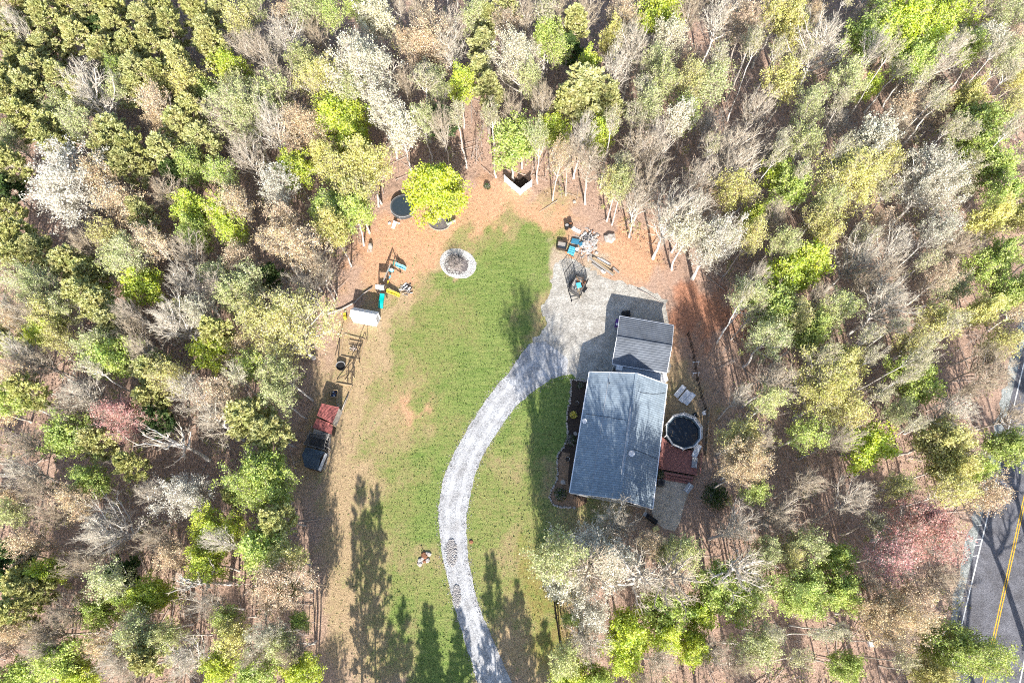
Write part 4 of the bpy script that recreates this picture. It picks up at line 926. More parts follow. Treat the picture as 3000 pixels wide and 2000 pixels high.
def frameset(name, label, segs, cat='frame', m='darkwood', r=.05):
    p0 = G(*CX(*segs[0][0])); t = thing(name, label, cat, p0)
    for (a, za), (b, zb) in [((s_[0], s_[1]), (s_[2], s_[3])) for s_ in segs]:
        m_ = MB(); m_.tube([G(*CX(*a), za), G(*CX(*b), zb)], r, 6); m_.build('pole', m, t)
frameset('garden_trellis', 'tall dark pole trellis standing over the garden beds', [((716, 236), 0, (690, 130), 1.7), ((690, 130), 1.7, (640, 235), 1.5), ((640, 235), 1.5, (590, 370), 1.6), ((625, 500), 0, (606, 352), 1.7), ((606, 352), 1.7, (545, 490), 1.6), ((560, 665), 0, (540, 492), 1.7), ((540, 492), 1.5, (475, 560), .3)])
frameset('bean_frame', 'dark pole frame beside the round black tub', [((535, 765), 0, (522, 600), 1.6), ((522, 600), 1.6, (470, 590), 1.5), ((485, 745), 0, (470, 590), 1.5), ((522, 600), 1.6, (355, 698), .1), ((375, 430), 0, (365, 300), 1.3), ((365, 300), 1.3, (400, 150), 1.4), ((335, 410), 0, (365, 300), 1.3)])
log('garden_pole', 'long pale pole running down the garden beds', [G(*CX(660, 260), .5), G(*CX(590, 450), .6), G(*CX(530, 620), .5), G(*CX(445, 722), .2)], .05, .05, 'tanwood')
log('garden_pole', 'short pale pole crossing below the garden trellis', [G(*CX(520, 630), .3), G(*CX(565, 680), .1)], .05, .05, 'tanwood')
mb = MB(); c = G(*CX(555, 335)); t = thing('brush_heap', 'low heap of brush beside the upper garden bed', 'brush', c)
for i in range(24): mb = MB(); a = random.random() * 3.14; mb.tube([(c.x - math.cos(a) * .5, c.y - math.sin(a) * .4, .05 + .2 * random.random()), (c.x + math.cos(a) * .5, c.y + math.sin(a) * .4, .1 + .3 * random.random())], .03, 4); mb.build('stick', 'logwood' if i % 2 else 'darkwood', t)
c = G(*CX(410, 552)); t = thing('water_tub', 'big round black tub with a grey rim in the garden', 'tub', c)
mb = MB(); mb.tube([(c.x, c.y, 0), (c.x, c.y, .6)], [.5, .6], 20, cap=False); mb.tube([(c.x, c.y, .6), (c.x, c.y, .55), (c.x, c.y, .2)], [.6, .52, .5], 20, cap=False); mb.build('tub_wall', 'rubber', t)
mb = MB(); mb.disc((c.x, c.y, .38), .51, 20); mb.build('tub_water', 'rubber', t)
mb = MB(); mb.tube([(c.x + .6 * math.cos(a), c.y + .6 * math.sin(a), .6) for a in np.linspace(0, 3.3, 12)], .045, 6); mb.build('rim', 'grey', t)

# ------------------------------------------------------------------ chicken coops
KX = lambda a, b: (860 + a / 3.446, 1130 + b / 3.446)
co = thing('chicken_coop', 'narrow coop with a faded red corrugated roof in two levels', 'coop', G(*KX(320, 330)))
U = [G(*KX(283, 175), 2.3), G(*KX(462, 215), 2.1), G(*KX(392, 378), 2.1), G(*KX(235, 298), 2.3)]
corrugated(U, 12, .035, 'roof_slope', 'redmetal', co)
Lw = [G(*KX(235, 325), 1.95), G(*KX(400, 385), 1.8), G(*KX(385, 487), 1.65), G(*KX(192, 418), 1.8)]
corrugated([Lw[0], Lw[1], Lw[2], Lw[3]], 9, .035, 'roof_slope', 'redmetal', co)
def walls_under(parent, q, m, sh_=.06):
    c_ = (q[0] + q[2]) / 2; m_ = MB(); k = [p.lerp(c_, sh_) for p in q]; n_ = 4
    vs = [(p.x, p.y, 0) for p in k] + [(p.x, p.y, p.z - .12) for p in k]; m_.add(vs, [(i, (i + 1) % 4, 4 + (i + 1) % 4, 4 + i) for i in range(4)] + [(4, 5, 6, 7)]); return m_.build('wall', m, parent)
walls_under(co, U, 'greywood'); walls_under(co, Lw, 'darkwood')
mb = MB(); mb.slab([G(*KX(205, 430), 1.3), G(*KX(368, 487), 1.3), G(*KX(338, 547), 1.1), G(*KX(190, 512), 1.1)], .05); mb.build('lean_to_roof', 'greywood', co)
mb = MB(); mb.box((G(*KX(405, 400), 1.9)), (.7, .08, .05), -.5); mb.build('loose_board', 'tanwood', co)
rn = thing('chicken_run', 'dark netted run between the red coop and the blue roofed coop', 'chicken run', G(*KX(260, 590)))
RC = [(205, 440), (365, 500), (395, 480), (345, 660), (130, 610)]
rr_ = [G(*KX(a, b)) for a, b in ((200, 500), (365, 520), (335, 665), (135, 612))]
for i in range(4):
    a, b = rr_[i], rr_[(i + 1) % 4]; k = 4
    for j in range(k): p = a.lerp(b, j / k); mb = MB(); mb.box((p.x, p.y, .75), (.09, .09, 1.5)); mb.build('post', 'greywood', rn)
    for z in (.5, 1.45): mb = MB(); mb.bar((a.x, a.y, z), (b.x, b.y, z), .05, .08); mb.build('rail', 'greywood', rn)
mb = MB(); k = 26
for i in range(1, k):
    mb.bar(Vector((*rr_[0].lerp(rr_[1], i / k).xy, 1.5)), Vector((*rr_[3].lerp(rr_[2], i / k).xy, 1.5)), .018); mb.bar(Vector((*rr_[0].lerp(rr_[3], i / k).xy, 1.5)), Vector((*rr_[1].lerp(rr_[2], i / k).xy, 1.5)), .018)
mb.build('netting', 'mesh_dark', rn)['kind'] = 'stuff'
mb = MB(); mb.add([(p.x, p.y, .02) for p in rr_], [(0, 1, 2, 3)]); mb.build('run_floor', 'mulch', rn)
bc = thing('chicken_coop', 'coop with a dark blue metal roof at the lower end of the pens', 'coop', G(*KX(210, 745)))
D1 = [G(*KX(125, 615), 1.9), G(*KX(318, 665), 1.9), G(*KX(262, 742), 2.3), G(*KX(85, 690), 2.3)]
D2 = [G(*KX(85, 690), 2.3), G(*KX(268, 742), 2.3), G(*KX(248, 855), 1.8), G(*KX(110, 815), 1.8)]
corrugated([D1[0], D1[1], D1[2], D1[3]], 5, .03, 'roof_slope', 'bluemetal', bc); corrugated([D2[0], D2[1], D2[2], D2[3]], 5, .03, 'roof_slope', 'bluemetal', bc)
mb = MB(); mb.slab([G(*KX(322, 676), 1.85), G(*KX(343, 690), 1.4), G(*KX(276, 862), 1.4), G(*KX(246, 850), 1.8)], .05); mb.build('side_roof', 'grey', bc)
walls_under(bc, [Vector((p.x, p.y, 1.8)) for p in (D1[0], D1[1], D2[2], D2[3])], 'darkwood')
ld = thing('ladder', 'wooden ladder lying along the right side of the blue roofed coop', 'ladder', G(*KX(335, 750)))
a0, a1 = G(*KX(372, 645), .15), G(*KX(310, 850), .15); b0, b1 = G(*KX(355, 640), .15), G(*KX(293, 845), .15)
for a, b in ((a0, a1), (b0, b1)): mb = MB(); mb.bar(a, b, .06); mb.build('rail', 'greywood', ld)
for k in range(1, 12): mb = MB(); mb.bar(a0.lerp(a1, k / 12), b0.lerp(b1, k / 12), .05); mb.build('rung', 'greywood', ld)
rail_fence('pen_fence', 'timber fence along the left side of the chicken run', [G(*KX(205, 430)), G(*KX(165, 525)), G(*KX(128, 610))], 1.2, 'greywood', step=1.2)
rail_fence('pen_fence', 'timber fence along the lawn side of the coops', [G(*KX(470, 210)), G(*KX(430, 330)), G(*KX(390, 500)), G(*KX(370, 640))], 1.2, 'greywood', step=1.3)
log('garden_pole', 'long pale timber rail along the lawn above the red coop', [G(*KX(551, 90), .3), G(*KX(520, 160), .3), G(*KX(480, 260), .3)], .07, .07, 'greywood')
c = G(*KX(420, 92)); t = thing('wooden_crate', 'wooden crate of dark blue bottles above the red coop', 'crate', c)
for dx, dy, sx_, sy_ in ((-.42, 0, .05, 1.0), (.42, 0, .05, 1.0), (0, .48, .8, .05), (0, -.48, .8, .05)): mb = MB(); mb.box((c.x + dx, c.y + dy, .35), (sx_, sy_, .7), 0); mb.build('side', 'tanwood', t)
mb = MB(); mb.box((c.x, c.y, .1), (.8, .95, .1)); mb.build('base', 'tanwood', t)
t2 = thing('bottle_pile', 'dark blue bottles inside the wooden crate', 'bottles', Vector((c.x, c.y, .16)))
for i in range(14): mb = MB(); mb.rock((c.x + random.uniform(-.28, .28), c.y + random.uniform(-.34, .34), .35 + random.random() * .25), .12); mb.build('bottle', 'navy' if i % 4 else 'white', t2)

# ------------------------------------------------------------------ trampoline, ring bed, bench, white fence
tz = .95; c = G(1181, 603, tz); tr = thing('trampoline', 'round trampoline with a dark mat beside the bright yellow green maple', 'trampoline', (c.x, c.y, 0)); TR = 1.85
mb = MB(); mb.disc((c.x, c.y, tz), TR - .2, 32); mb.build('jump_mat', mat('jump_mat', (.03, .045, .06), .6, .2), tr)
mb = MB(); k = 32
for r_ in (TR - .22, TR): pass
vs = [(c.x + r_ * math.cos(6.28318 * i / k), c.y + r_ * math.sin(6.28318 * i / k), tz + .02) for r_ in (TR - .26, TR) for i in range(k)]
mb.add(vs, [(i, (i + 1) % k, k + (i + 1) % k, k + i) for i in range(k)]); mb.build('spring_pad', 'mesh_dark', tr)
mb = MB(); mb.tube([(c.x + TR * math.cos(a), c.y + TR * math.sin(a), tz) for a in np.linspace(0, 6.28318, 33)], .035, 6); mb.build('rim', 'grey', tr)
mb = MB(); vs = [(c.x + TR * math.cos(6.28318 * i / k), c.y + TR * math.sin(6.28318 * i / k), z) for z in (tz - .02, .25) for i in range(k)]
mb.add(vs, [(i, (i + 1) % k, k + (i + 1) % k, k + i) for i in range(k)]); mb.build('skirt', 'mesh_dark', tr)
for i in range(6):
    a = 6.283 * i / 6 + .3; mb = MB(); mb.tube([(c.x + TR * math.cos(a), c.y + TR * math.sin(a), 0), (c.x + TR * math.cos(a), c.y + TR * math.sin(a), tz)], .03, 6); mb.build('leg', 'grey', tr)
t = thing('trampoline_steps', 'white board leaning at the lower left of the trampoline', 'board', G(1150, 660)); mb = MB(); mb.slab([G(1147, 668, .05), G(1155, 670, .05), G(1163, 650, .6), G(1153, 646, .6)], .05); mb.build('plank', 'white', t)
mb = MB(); mb.bar(G(1155, 650, .3), G(1172, 655, .3), .12, .05); mb.build('plank', 'white', t)
rb = [G(1288 + 36 * math.cos(a), 640 + 34 * math.sin(a)) for a in np.linspace(0, 6.28318, 33)[:-1]]
sheet('mulch_ring', rb, .012, 'greymulch')
t = thing('brick_ring', 'round edging of pale bricks under the bright maple', 'edging', G(1288, 640))
for i in range(48):
    a = 6.28318 * i / 48; p = G(1288 + 37 * math.cos(a), 640 + 35 * math.sin(a)); mb = MB(); mb.box((p.x, p.y, .06), (.2, .1, .12), -a * 1 + 1.57 if False else math.atan2(-35 * math.cos(a), -37 * math.sin(a))); mb.build('brick', 'stone', t)
slat_seat('garden_bench', 'pale green wooden bench at the edge of the mulch ring', 'bench', G(1321, 655), R(120), .6, 1.3, 'palegreen', nsl=4)
def panel_fence(name, label, pts, h, m):
    t = thing(name, label, 'fence', G(*pts[0]))
    P_ = [G(*p) for p in pts]
    for i in range(len(P_)): mb = MB(); mb.box((P_[i].x, P_[i].y, h / 2 + .04), (.13, .13, h + .08)); mb.build('post', m, t)
    for i in range(len(P_) - 1):
        a, b = P_[i], P_[i + 1]; d = (b - a).normalized(); s_ = Vector((-d.y, d.x, 0)); L = (b - a).length; k = max(2, round(L / .3))
        for j in range(k): p = a + d * (.07 + (L - .14) * j / k); mb = MB(); mb.obox(Vector((p.x, p.y, .05)) - s_ * .02, d * ((L - .14) / k - .012), s_ * .04, (0, 0, h - .1)); mb.build('board', m, t)
        mb = MB(); mb.bar((a.x, a.y, h), (b.x, b.y, h), .08, .06); mb.build('rail', m, t)
panel_fence('corner_fence', 'white panel fence corner shaped like a V at the top of the clearing', [(1478, 532), (1500, 552), (1524, 571), (1540, 558), (1557, 546)], 1.5, 'white')
sheet('dark_sheet', [G(1500, 545), G(1526, 558), G(1554, 535), G(1520, 505)], .015, 'mulch')  # flat dark brown sheet on the ground inside the fence corner
# rock outcrop and small hole, low edging, signs in the woods
t = thing('rock_outcrop', 'rusty brown rock outcrop in the lawn left of the driveway', 'rock', G(1241, 1638))
for i in range(16): p = G(1241 + random.uniform(-16, 16), 1638 + random.uniform(-14, 14)); p = p + Vector((0, (p.x + 10.8) * .4, 0)); mb = MB(); mb.rock((p.x, p.y, .08), random.uniform(.14, .38), flat=.6); mb.build('rock', random.choice(['stone', 'rust', 'stone', 'rubble']), t)
c = G(1380, 1586); mb = MB(); mb.rock((c.x, c.y, .05), .28, flat=.5); tag(mb.build('boulder', 'rust'), 'small rusty rock at the right edge of the driveway', 'rock')
t = thing('timber_edging', 'low dark timber edging along the right side of the lower lawn', 'edging', G(1600, 1580))
EP = [G(1600, 1575), G(1612, 1660), G(1622, 1750), G(1633, 1830), G(1645, 1920), G(1656, 2010)]
for a, b in zip(EP[:-1], EP[1:]):
    for j in range(2): p = a.lerp(b, j / 2); q = a.lerp(b, j / 2 + .49); mb = MB(); mb.bar((p.x, p.y, .3), (q.x, q.y, .3), .14, .6); mb.build('timber', 'darkwood', t)
c = G(2547, 1884); mb = MB(); mb.box((c.x, c.y, .25), (.45, .7, .5), .1); tag(mb.build('utility_box', 'white'), 'small white utility box on the leaf litter near the road', 'box')
c = G(2354, 488); mb = MB(); mb.box((c.x, c.y, .3), (.6, .9, .5), .3); tag(mb.build('plastic_tub', 'teal'), 'small teal tub alone in the upper right woods', 'tub')
for (px_, py_, lab) in ((1141, 655, 'small white block left of the trampoline board'), (1790, 1010, None)):
    if lab: c = G(px_, py_); mb = MB(); mb.box((c.x, c.y, .1), (.35, .25, .2), .4); tag(mb.build('block', 'white'), lab, 'block')

# ------------------------------------------------------------------ trees
def unit(v): return v / (np.linalg.norm(v, axis=-1, keepdims=True) + 1e-9)
def perp_dir(d, ang, az):
    """directions deviating by ang from d at azimuth az"""
    ref = np.where(np.abs(d[:, 2:3]) < .9, np.array([[0, 0, 1.]]), np.array([[1., 0, 0]]))
    u = unit(np.cross(d, ref)); v = np.cross(d, u)
    return d * np.cos(ang)[:, None] + (u * np.cos(az)[:, None] + v * np.sin(az)[:, None]) * np.sin(ang)[:, None]
def broadleaf(seed, H_=14., R_=4., z0=.45, nlimb=17, leaves=0, lsize=.25, r0=.2, twigs=4, vd=.85, tw=1., low=85, sub=8, ter=5, clump=.5, elong=1.15, top=.86):
    """forest tree whose limbs fan out from the upper trunk to a dome: returns (trunk mesh, crown mesh). leaves = leaf faces per twig"""
    global RNG
    g = np.random.default_rng(seed); tk = Acc(); cr = Acc()
    zc = H_ - vd * R_                                  # centre of the dome
    n = 10; zt = np.linspace(0, H_ * top, n + 1); wob = np.cumsum(g.normal(0, .12, (n + 1, 2)), 0); wob -= wob[0]
    T = np.column_stack([wob, zt]); rad = r0 * (1 - .8 * zt / zt[-1]) ** .85 + .02; rad[0] *= 1.35
    def at(t): t = np.clip(np.asarray(t, float) / zt[-1] * n, 0, n - 1e-6); i = t.astype(int); f = (t - i)[:, None]; return T[i] * (1 - f) + T[i + 1] * f, rad[i] * (1 - f[:, 0]) + rad[i + 1] * f[:, 0]
    V, Q = frusta(T[:-1], T[1:], rad[:-1], rad[1:], 7); tk.quads(V, Q, 0)
    s = np.clip((np.arange(nlimb) + g.uniform(-.4, .4, nlimb)) / nlimb, 0, 1)           # 0 lowest, outermost; 1 the top
    th = np.radians(low) * (1 - s) ** .8; az = np.arange(nlimb) * 2.4 + g.uniform(-.5, .5, nlimb)
    lop = 1 + .22 * np.sin(az + g.uniform(0, 6.28)) + .12 * np.sin(2 * az + g.uniform(0, 6.28)); rr = R_ * g.uniform(.68, .95, nlimb) * lop
    tip = np.column_stack([np.sin(th) * np.cos(az) * rr, np.sin(th) * np.sin(az) * rr, zc + np.cos(th) * vd * rr]); tip[:, :2] += T[-1, :2] * .7
    zs = H_ * (z0 + (top - .04 - z0) * s ** 1.1); zs = np.minimum(zs, tip[:, 2] - .3 * np.abs(rr) * np.cos(th) - .2); P, pr = at(zs)
    D = tip - P; L = np.linalg.norm(D, axis=1); C1 = P + D * .45 + np.column_stack([np.zeros(nlimb), np.zeros(nlimb), -.02 * L]) - D * [0, 0, .12]; K = 5; pts = []
    for k in range(K + 1):
        t = k / K; p = P * (1 - t) ** 2 + C1 * 2 * t * (1 - t) + tip * t * t; pts.append(p + g.normal(0, .11, p.shape) * (0 < k))
    pts = np.stack(pts, 1); lr = np.clip(pr * .75, .05, .19)[:, None] * np.linspace(1, .2, K + 1)[None] * tw
    for k in range(K):
        V, Q = frusta(pts[:, k], pts[:, k + 1], lr[:, k], lr[:, k + 1], 5); tk.quads(V, Q, 0)
    i = np.repeat(np.arange(nlimb), sub); f = np.tile((np.arange(sub) + 1.2) / (sub + .8), nlimb) + g.uniform(-.04, .04, nlimb * sub); f = np.clip(f, .2, .995) * K
    k = np.minimum(f.astype(int), K - 1); ff = (f - k)[:, None]; S0 = pts[i, k] * (1 - ff) + pts[i, k + 1] * ff; ax = unit(pts[i, k + 1] - pts[i, k])
    sd = unit(perp_dir(ax, g.uniform(.4, .95, len(i)), g.uniform(0, 6.28, len(i))) + np.array([0, 0, .12])); sL = np.minimum(L[i], R_ * 1.1) * .36 * (1.2 - .6 * f / K) * g.uniform(.7, 1.25, len(i)) + .2
    S1 = S0 + sd * (sL / 2)[:, None]; sd2 = unit(sd + g.normal(0, .18, sd.shape) + np.array([0, 0, .12])); S2 = S1 + sd2 * (sL / 2)[:, None]
    sr = np.clip(lr[i, k] * .55, .026, .065) * tw
    V, Q = frusta(S0, S1, sr, sr * .65, 4); cr.quads(V, Q, 0); V, Q = frusta(S1, S2, sr * .65, sr * .3, 3); cr.quads(V, Q, 0)
    j = np.repeat(np.arange(len(i)), ter); f = g.uniform(.2, 1, len(j)); a = f < .5
    B0 = np.where(a[:, None], S0[j] + (S1[j] - S0[j]) * (f * 2)[:, None], S1[j] + (S2[j] - S1[j]) * (f * 2 - 1)[:, None])
    td = unit(perp_dir(sd2[j], g.uniform(.3, .95, len(j)), g.uniform(0, 6.28, len(j))) + np.array([0, 0, .2])); tL = sL[j] * g.uniform(.32, .6, len(j)) + .15
    B1 = B0 + td * tL[:, None]; V, Q = frusta(B0, B1, np.full(len(j), .017 * tw), np.full(len(j), .009 * tw), 3); cr.quads(V, Q, 0)
    m = np.repeat(np.arange(len(j)), twigs); f = g.uniform(.3, 1, len(m)); C0 = B0[m] + (B1[m] - B0[m]) * f[:, None]
    wd = unit(perp_dir(td[m], g.uniform(.25, .9, len(m)), g.uniform(0, 6.28, len(m))) + np.array([0, 0, .15])); wL = g.uniform(.3, .75, len(m)) * min(1.2, R_ / 3.5)
    C1 = C0 + wd * wL[:, None]; V, Tt = cones(C0, C1, np.full(len(m), .011 * tw)); cr.tris(V, Tt, 0)
    if leaves > 0:
        # leaves gather into clumps with gaps between them
        nl = int(len(m) * leaves); keep = g.random(len(j)) < .72; wgt = keep[m] * g.uniform(.2, 1, len(m)); pick = g.choice(len(m), nl, p=wgt / wgt.sum())
        base = C0[pick] + (C1[pick] - C0[pick]) * g.uniform(.4, 1.1, nl)[:, None] + g.normal(0, clump * .45, (nl, 3))
        RNG = g; cr.leaves(quads_from(base, lsize, .7, elong), 1)
    return tk.mesh('trunk', ['bark']), cr.mesh('crown', ['twigbark', 'leaf'])
def pine(seed, H_=16., R_=2.9, cb=.35, r0=.17, dens=1.):
    global RNG
    g = np.random.default_rng(seed); tk = Acc(); cr = Acc(); n = 8; zt = np.linspace(0, H_ * .98, n + 1); wob = np.cumsum(g.normal(0, .07, (n + 1, 2)), 0); wob -= wob[0]
    T = np.column_stack([wob, zt]); rad = r0 * (1 - .9 * zt / zt[-1]) + .012
    V, Q = frusta(T[:-1], T[1:], rad[:-1], rad[1:], 7); tk.quads(V, Q, 0)
    nb = 58; s = np.sort(g.random(nb)) ** .9; z = H_ * (cb + (.97 - cb) * s); P = np.column_stack([np.interp(z, zt, T[:, 0]), np.interp(z, zt, T[:, 1]), z])
    az = np.arange(nb) * 2.4 + g.uniform(-.5, .5, nb); L = R_ * (1 - s) ** .55 * np.clip(.45 + s * 2.2, 0, 1) * g.uniform(.65, 1.2, nb) + .25
    el = np.radians(5 + 40 * s); d = np.column_stack([np.cos(el) * np.cos(az), np.cos(el) * np.sin(az), np.sin(el)]); P1 = P + d * (L * .55)[:, None]; d2 = unit(d + np.array([0, 0, .25])); P2 = P1 + d2 * (L * .45)[:, None]
    br = .02 + .012 * L; V, Q = frusta(P, P1, br, br * .6, 4); cr.quads(V, Q, 0); V, Q = frusta(P1, P2, br * .6, br * .3, 3); cr.quads(V, Q, 0)
    sb = 8; i = np.repeat(np.arange(nb), sb); f = g.uniform(.25, 1, nb * sb)[:, None]; B0 = P[i] + (P2[i] - P[i]) * f
    side = unit(np.cross(d[i], np.array([0, 0, 1.]))) * np.where(g.random(len(i)) < .5, -1, 1)[:, None]; bd_ = unit(side * g.uniform(.4, 1, len(i))[:, None] + d[i] * .8 + np.array([0, 0, .25]) + g.normal(0, .15, (len(i), 3)))
    bl = (L[i] * .34 * (1.25 - f[:, 0]) + .22) * g.uniform(.7, 1.2, len(i)); B1 = B0 + bd_ * bl[:, None]; V, Tt = cones(B0, B1, np.full(len(i), .016)); cr.tris(V, Tt, 0)
    nt_ = int(16 * dens); m = np.repeat(np.arange(len(i)), nt_); f = g.uniform(.15, 1.08, len(m))[:, None]; c = B0[m] + (B1[m] - B0[m]) * f + g.normal(0, .07, (len(m), 3))
    nd = unit(bd_[m] + g.normal(0, .55, (len(m), 3)) + np.array([0, 0, .1])); w_ = unit(np.cross(nd, np.array([0, 0, 1.]) + g.normal(0, .5, (len(m), 3)))); l_ = g.uniform(.2, .38, len(m))[:, None]; ww = l_ * .30
    V = np.stack([c - w_ * ww, c + nd * l_ * .5 - w_ * ww * 1.1, c + nd * l_, c + w_ * ww], 1).reshape(-1, 3); cr.leaves(V, 1)
    return tk.mesh('trunk', ['bark']), cr.mesh('crown', ['twigbark', 'leaf'])

PROTO = {}
for k in range(4): PROTO['bare%d' % k] = (broadleaf(100 + k, 14, 4., .42, 17, .15, .14, sub=8, ter=5, twigs=3, tw=1.15), 14, 4.2)
for k in range(2): PROTO['open%d' % k] = (broadleaf(130 + k, 20, 4., .5, 12, 0, .14, sub=7, ter=4, twigs=2, tw=1.5, r0=.3, vd=1.3), 20, 4.2)
for k in range(3): PROTO['bud%d' % k] = (broadleaf(200 + k, 14, 4., .42, 16, 1.3, .17, sub=8, ter=5, twigs=4, clump=.42), 14, 4.2)
for k in range(3): PROTO['sparse%d' % k] = (broadleaf(300 + k, 14, 4., .45, 16, 1.9, .20, sub=8, ter=5, twigs=4, clump=.5), 14, 4.2)
for k in range(3): PROTO['dense%d' % k] = (broadleaf(400 + k, 12, 4., .38, 19, 2.9, .24, sub=8, ter=5, twigs=4, clump=.55, low=100), 12, 4.2)
for k in range(3): PROTO['pine%d' % k] = (pine(500 + k, 14, 2.9, .5, dens=1.5), 14, 2.9)
PROTO['spruce0'] = (pine(540, 16, 2.6, .22, dens=.7), 16, 2.6)
for k in range(3): PROTO['pole%d' % k] = (broadleaf(600 + k, 18, 2., .68, 10, 1.2, .16, r0=.16, sub=6, ter=4, twigs=4, vd=1.2, clump=.4), 18, 2.1)
for k in range(2): PROTO['dead%d' % k] = (broadleaf(700 + k, 14, 5., .45, 9, 0, .1, r0=.34, sub=4, ter=3, twigs=2, tw=1.8), 14, 5.)
PROTO['maple0'] = (broadleaf(800, 12.5, 4.6, .16, 30, 4.2, .25, sub=9, ter=5, twigs=4, clump=.6, vd=1.15, low=120, r0=.25), 12.5, 4.8)
for k in range(2): PROTO['bigsparse%d' % k] = (broadleaf(820 + k, 16, 7., .30, 30, 1.7, .20, sub=10, ter=6, twigs=4, clump=.55, r0=.32, vd=.75), 16, 7.3)
PROTO['bigdense0'] = (broadleaf(840, 15, 7., .30, 32, 2.7, .24, sub=10, ter=6, twigs=4, clump=.6, r0=.3, vd=.75, low=95), 15, 7.3)
for k in range(2): PROTO['bigbare%d' % k] = (broadleaf(860 + k, 16, 6.5, .32, 22, .12, .14, sub=9, ter=5, twigs=4, r0=.32, tw=1.3, vd=.8), 16, 6.8)

# kind: (look, category, object name, prototypes, leaf colour, bark paleness, height, crown-centre fraction)
KIND = {
 'P': ('olive green pine', 'pine tree', 'pine_tree', ['pine0', 'pine1', 'pine2'], (.56, .56, .18), .1, 12.5, 0.75),
 'D': ('dark green evergreen', 'evergreen tree', 'evergreen_tree', ['pine0', 'pine1', 'pine2'], (.12, .20, .05), .1, 9.5, 0.68),
 'V': ('vivid yellow green leafing tree', 'tree', 'leafing_tree', ['dense0', 'dense1', 'dense2'], (.56, .68, .03), .4, 10.5, 0.76),
 'L': ('fresh light green leafing tree', 'tree', 'leafing_tree', ['dense0', 'dense1', 'dense2', 'sparse0'], (.46, .58, .10), .45, 11, 0.77),
 'S': ('sparse pale green budding tree', 'tree', 'budding_tree', ['sparse0', 'sparse1', 'sparse2'], (.50, .55, .20), .7, 13, 0.82),
 'Y': ('soft yellow green budding tree', 'tree', 'budding_tree', ['sparse0', 'sparse1', 'sparse2', 'dense1'], (.66, .63, .17), .5, 12.5, 0.82),
 'C': ('cream white blossoming tree', 'blossoming tree', 'blossoming_tree', ['sparse0', 'sparse1', 'sparse2', 'dense0'], (.76, .72, .52), .9, 13, 0.81),
 'T': ('tan budded tree', 'tree', 'tan_budded_tree', ['bud0', 'bud1', 'bud2'], (.72, .53, .29), .5, 13, 0.82),
 'R': ('pinkish red budding tree', 'tree', 'red_budding_tree', ['bud0', 'bud1', 'bud2'], (.70, .33, .26), .6, 13, 0.8),
 'B': ('bare grey tree', 'bare tree', 'bare_tree', ['bare0', 'bare1', 'bare2', 'bare3'], (.50, .36, .25), .5, 13, 0.82),
 'W': ('bare whitish barked tree', 'bare tree', 'white_barked_tree', ['bare0', 'bare1', 'bare2', 'bare3', 'bud1'], (.60, .58, .40), 1., 14, 0.82),
 'X': ('dead tree with thick white limbs', 'dead tree', 'dead_tree', ['dead0', 'dead1'], (.5, .5, .5), 1., 13, 0.8),
 'N': ('slim straight pole like tree', 'slim tree', 'slim_tree', ['pole0', 'pole1', 'pole2'], (.46, .44, .22), .75, 16, 0.88),
}
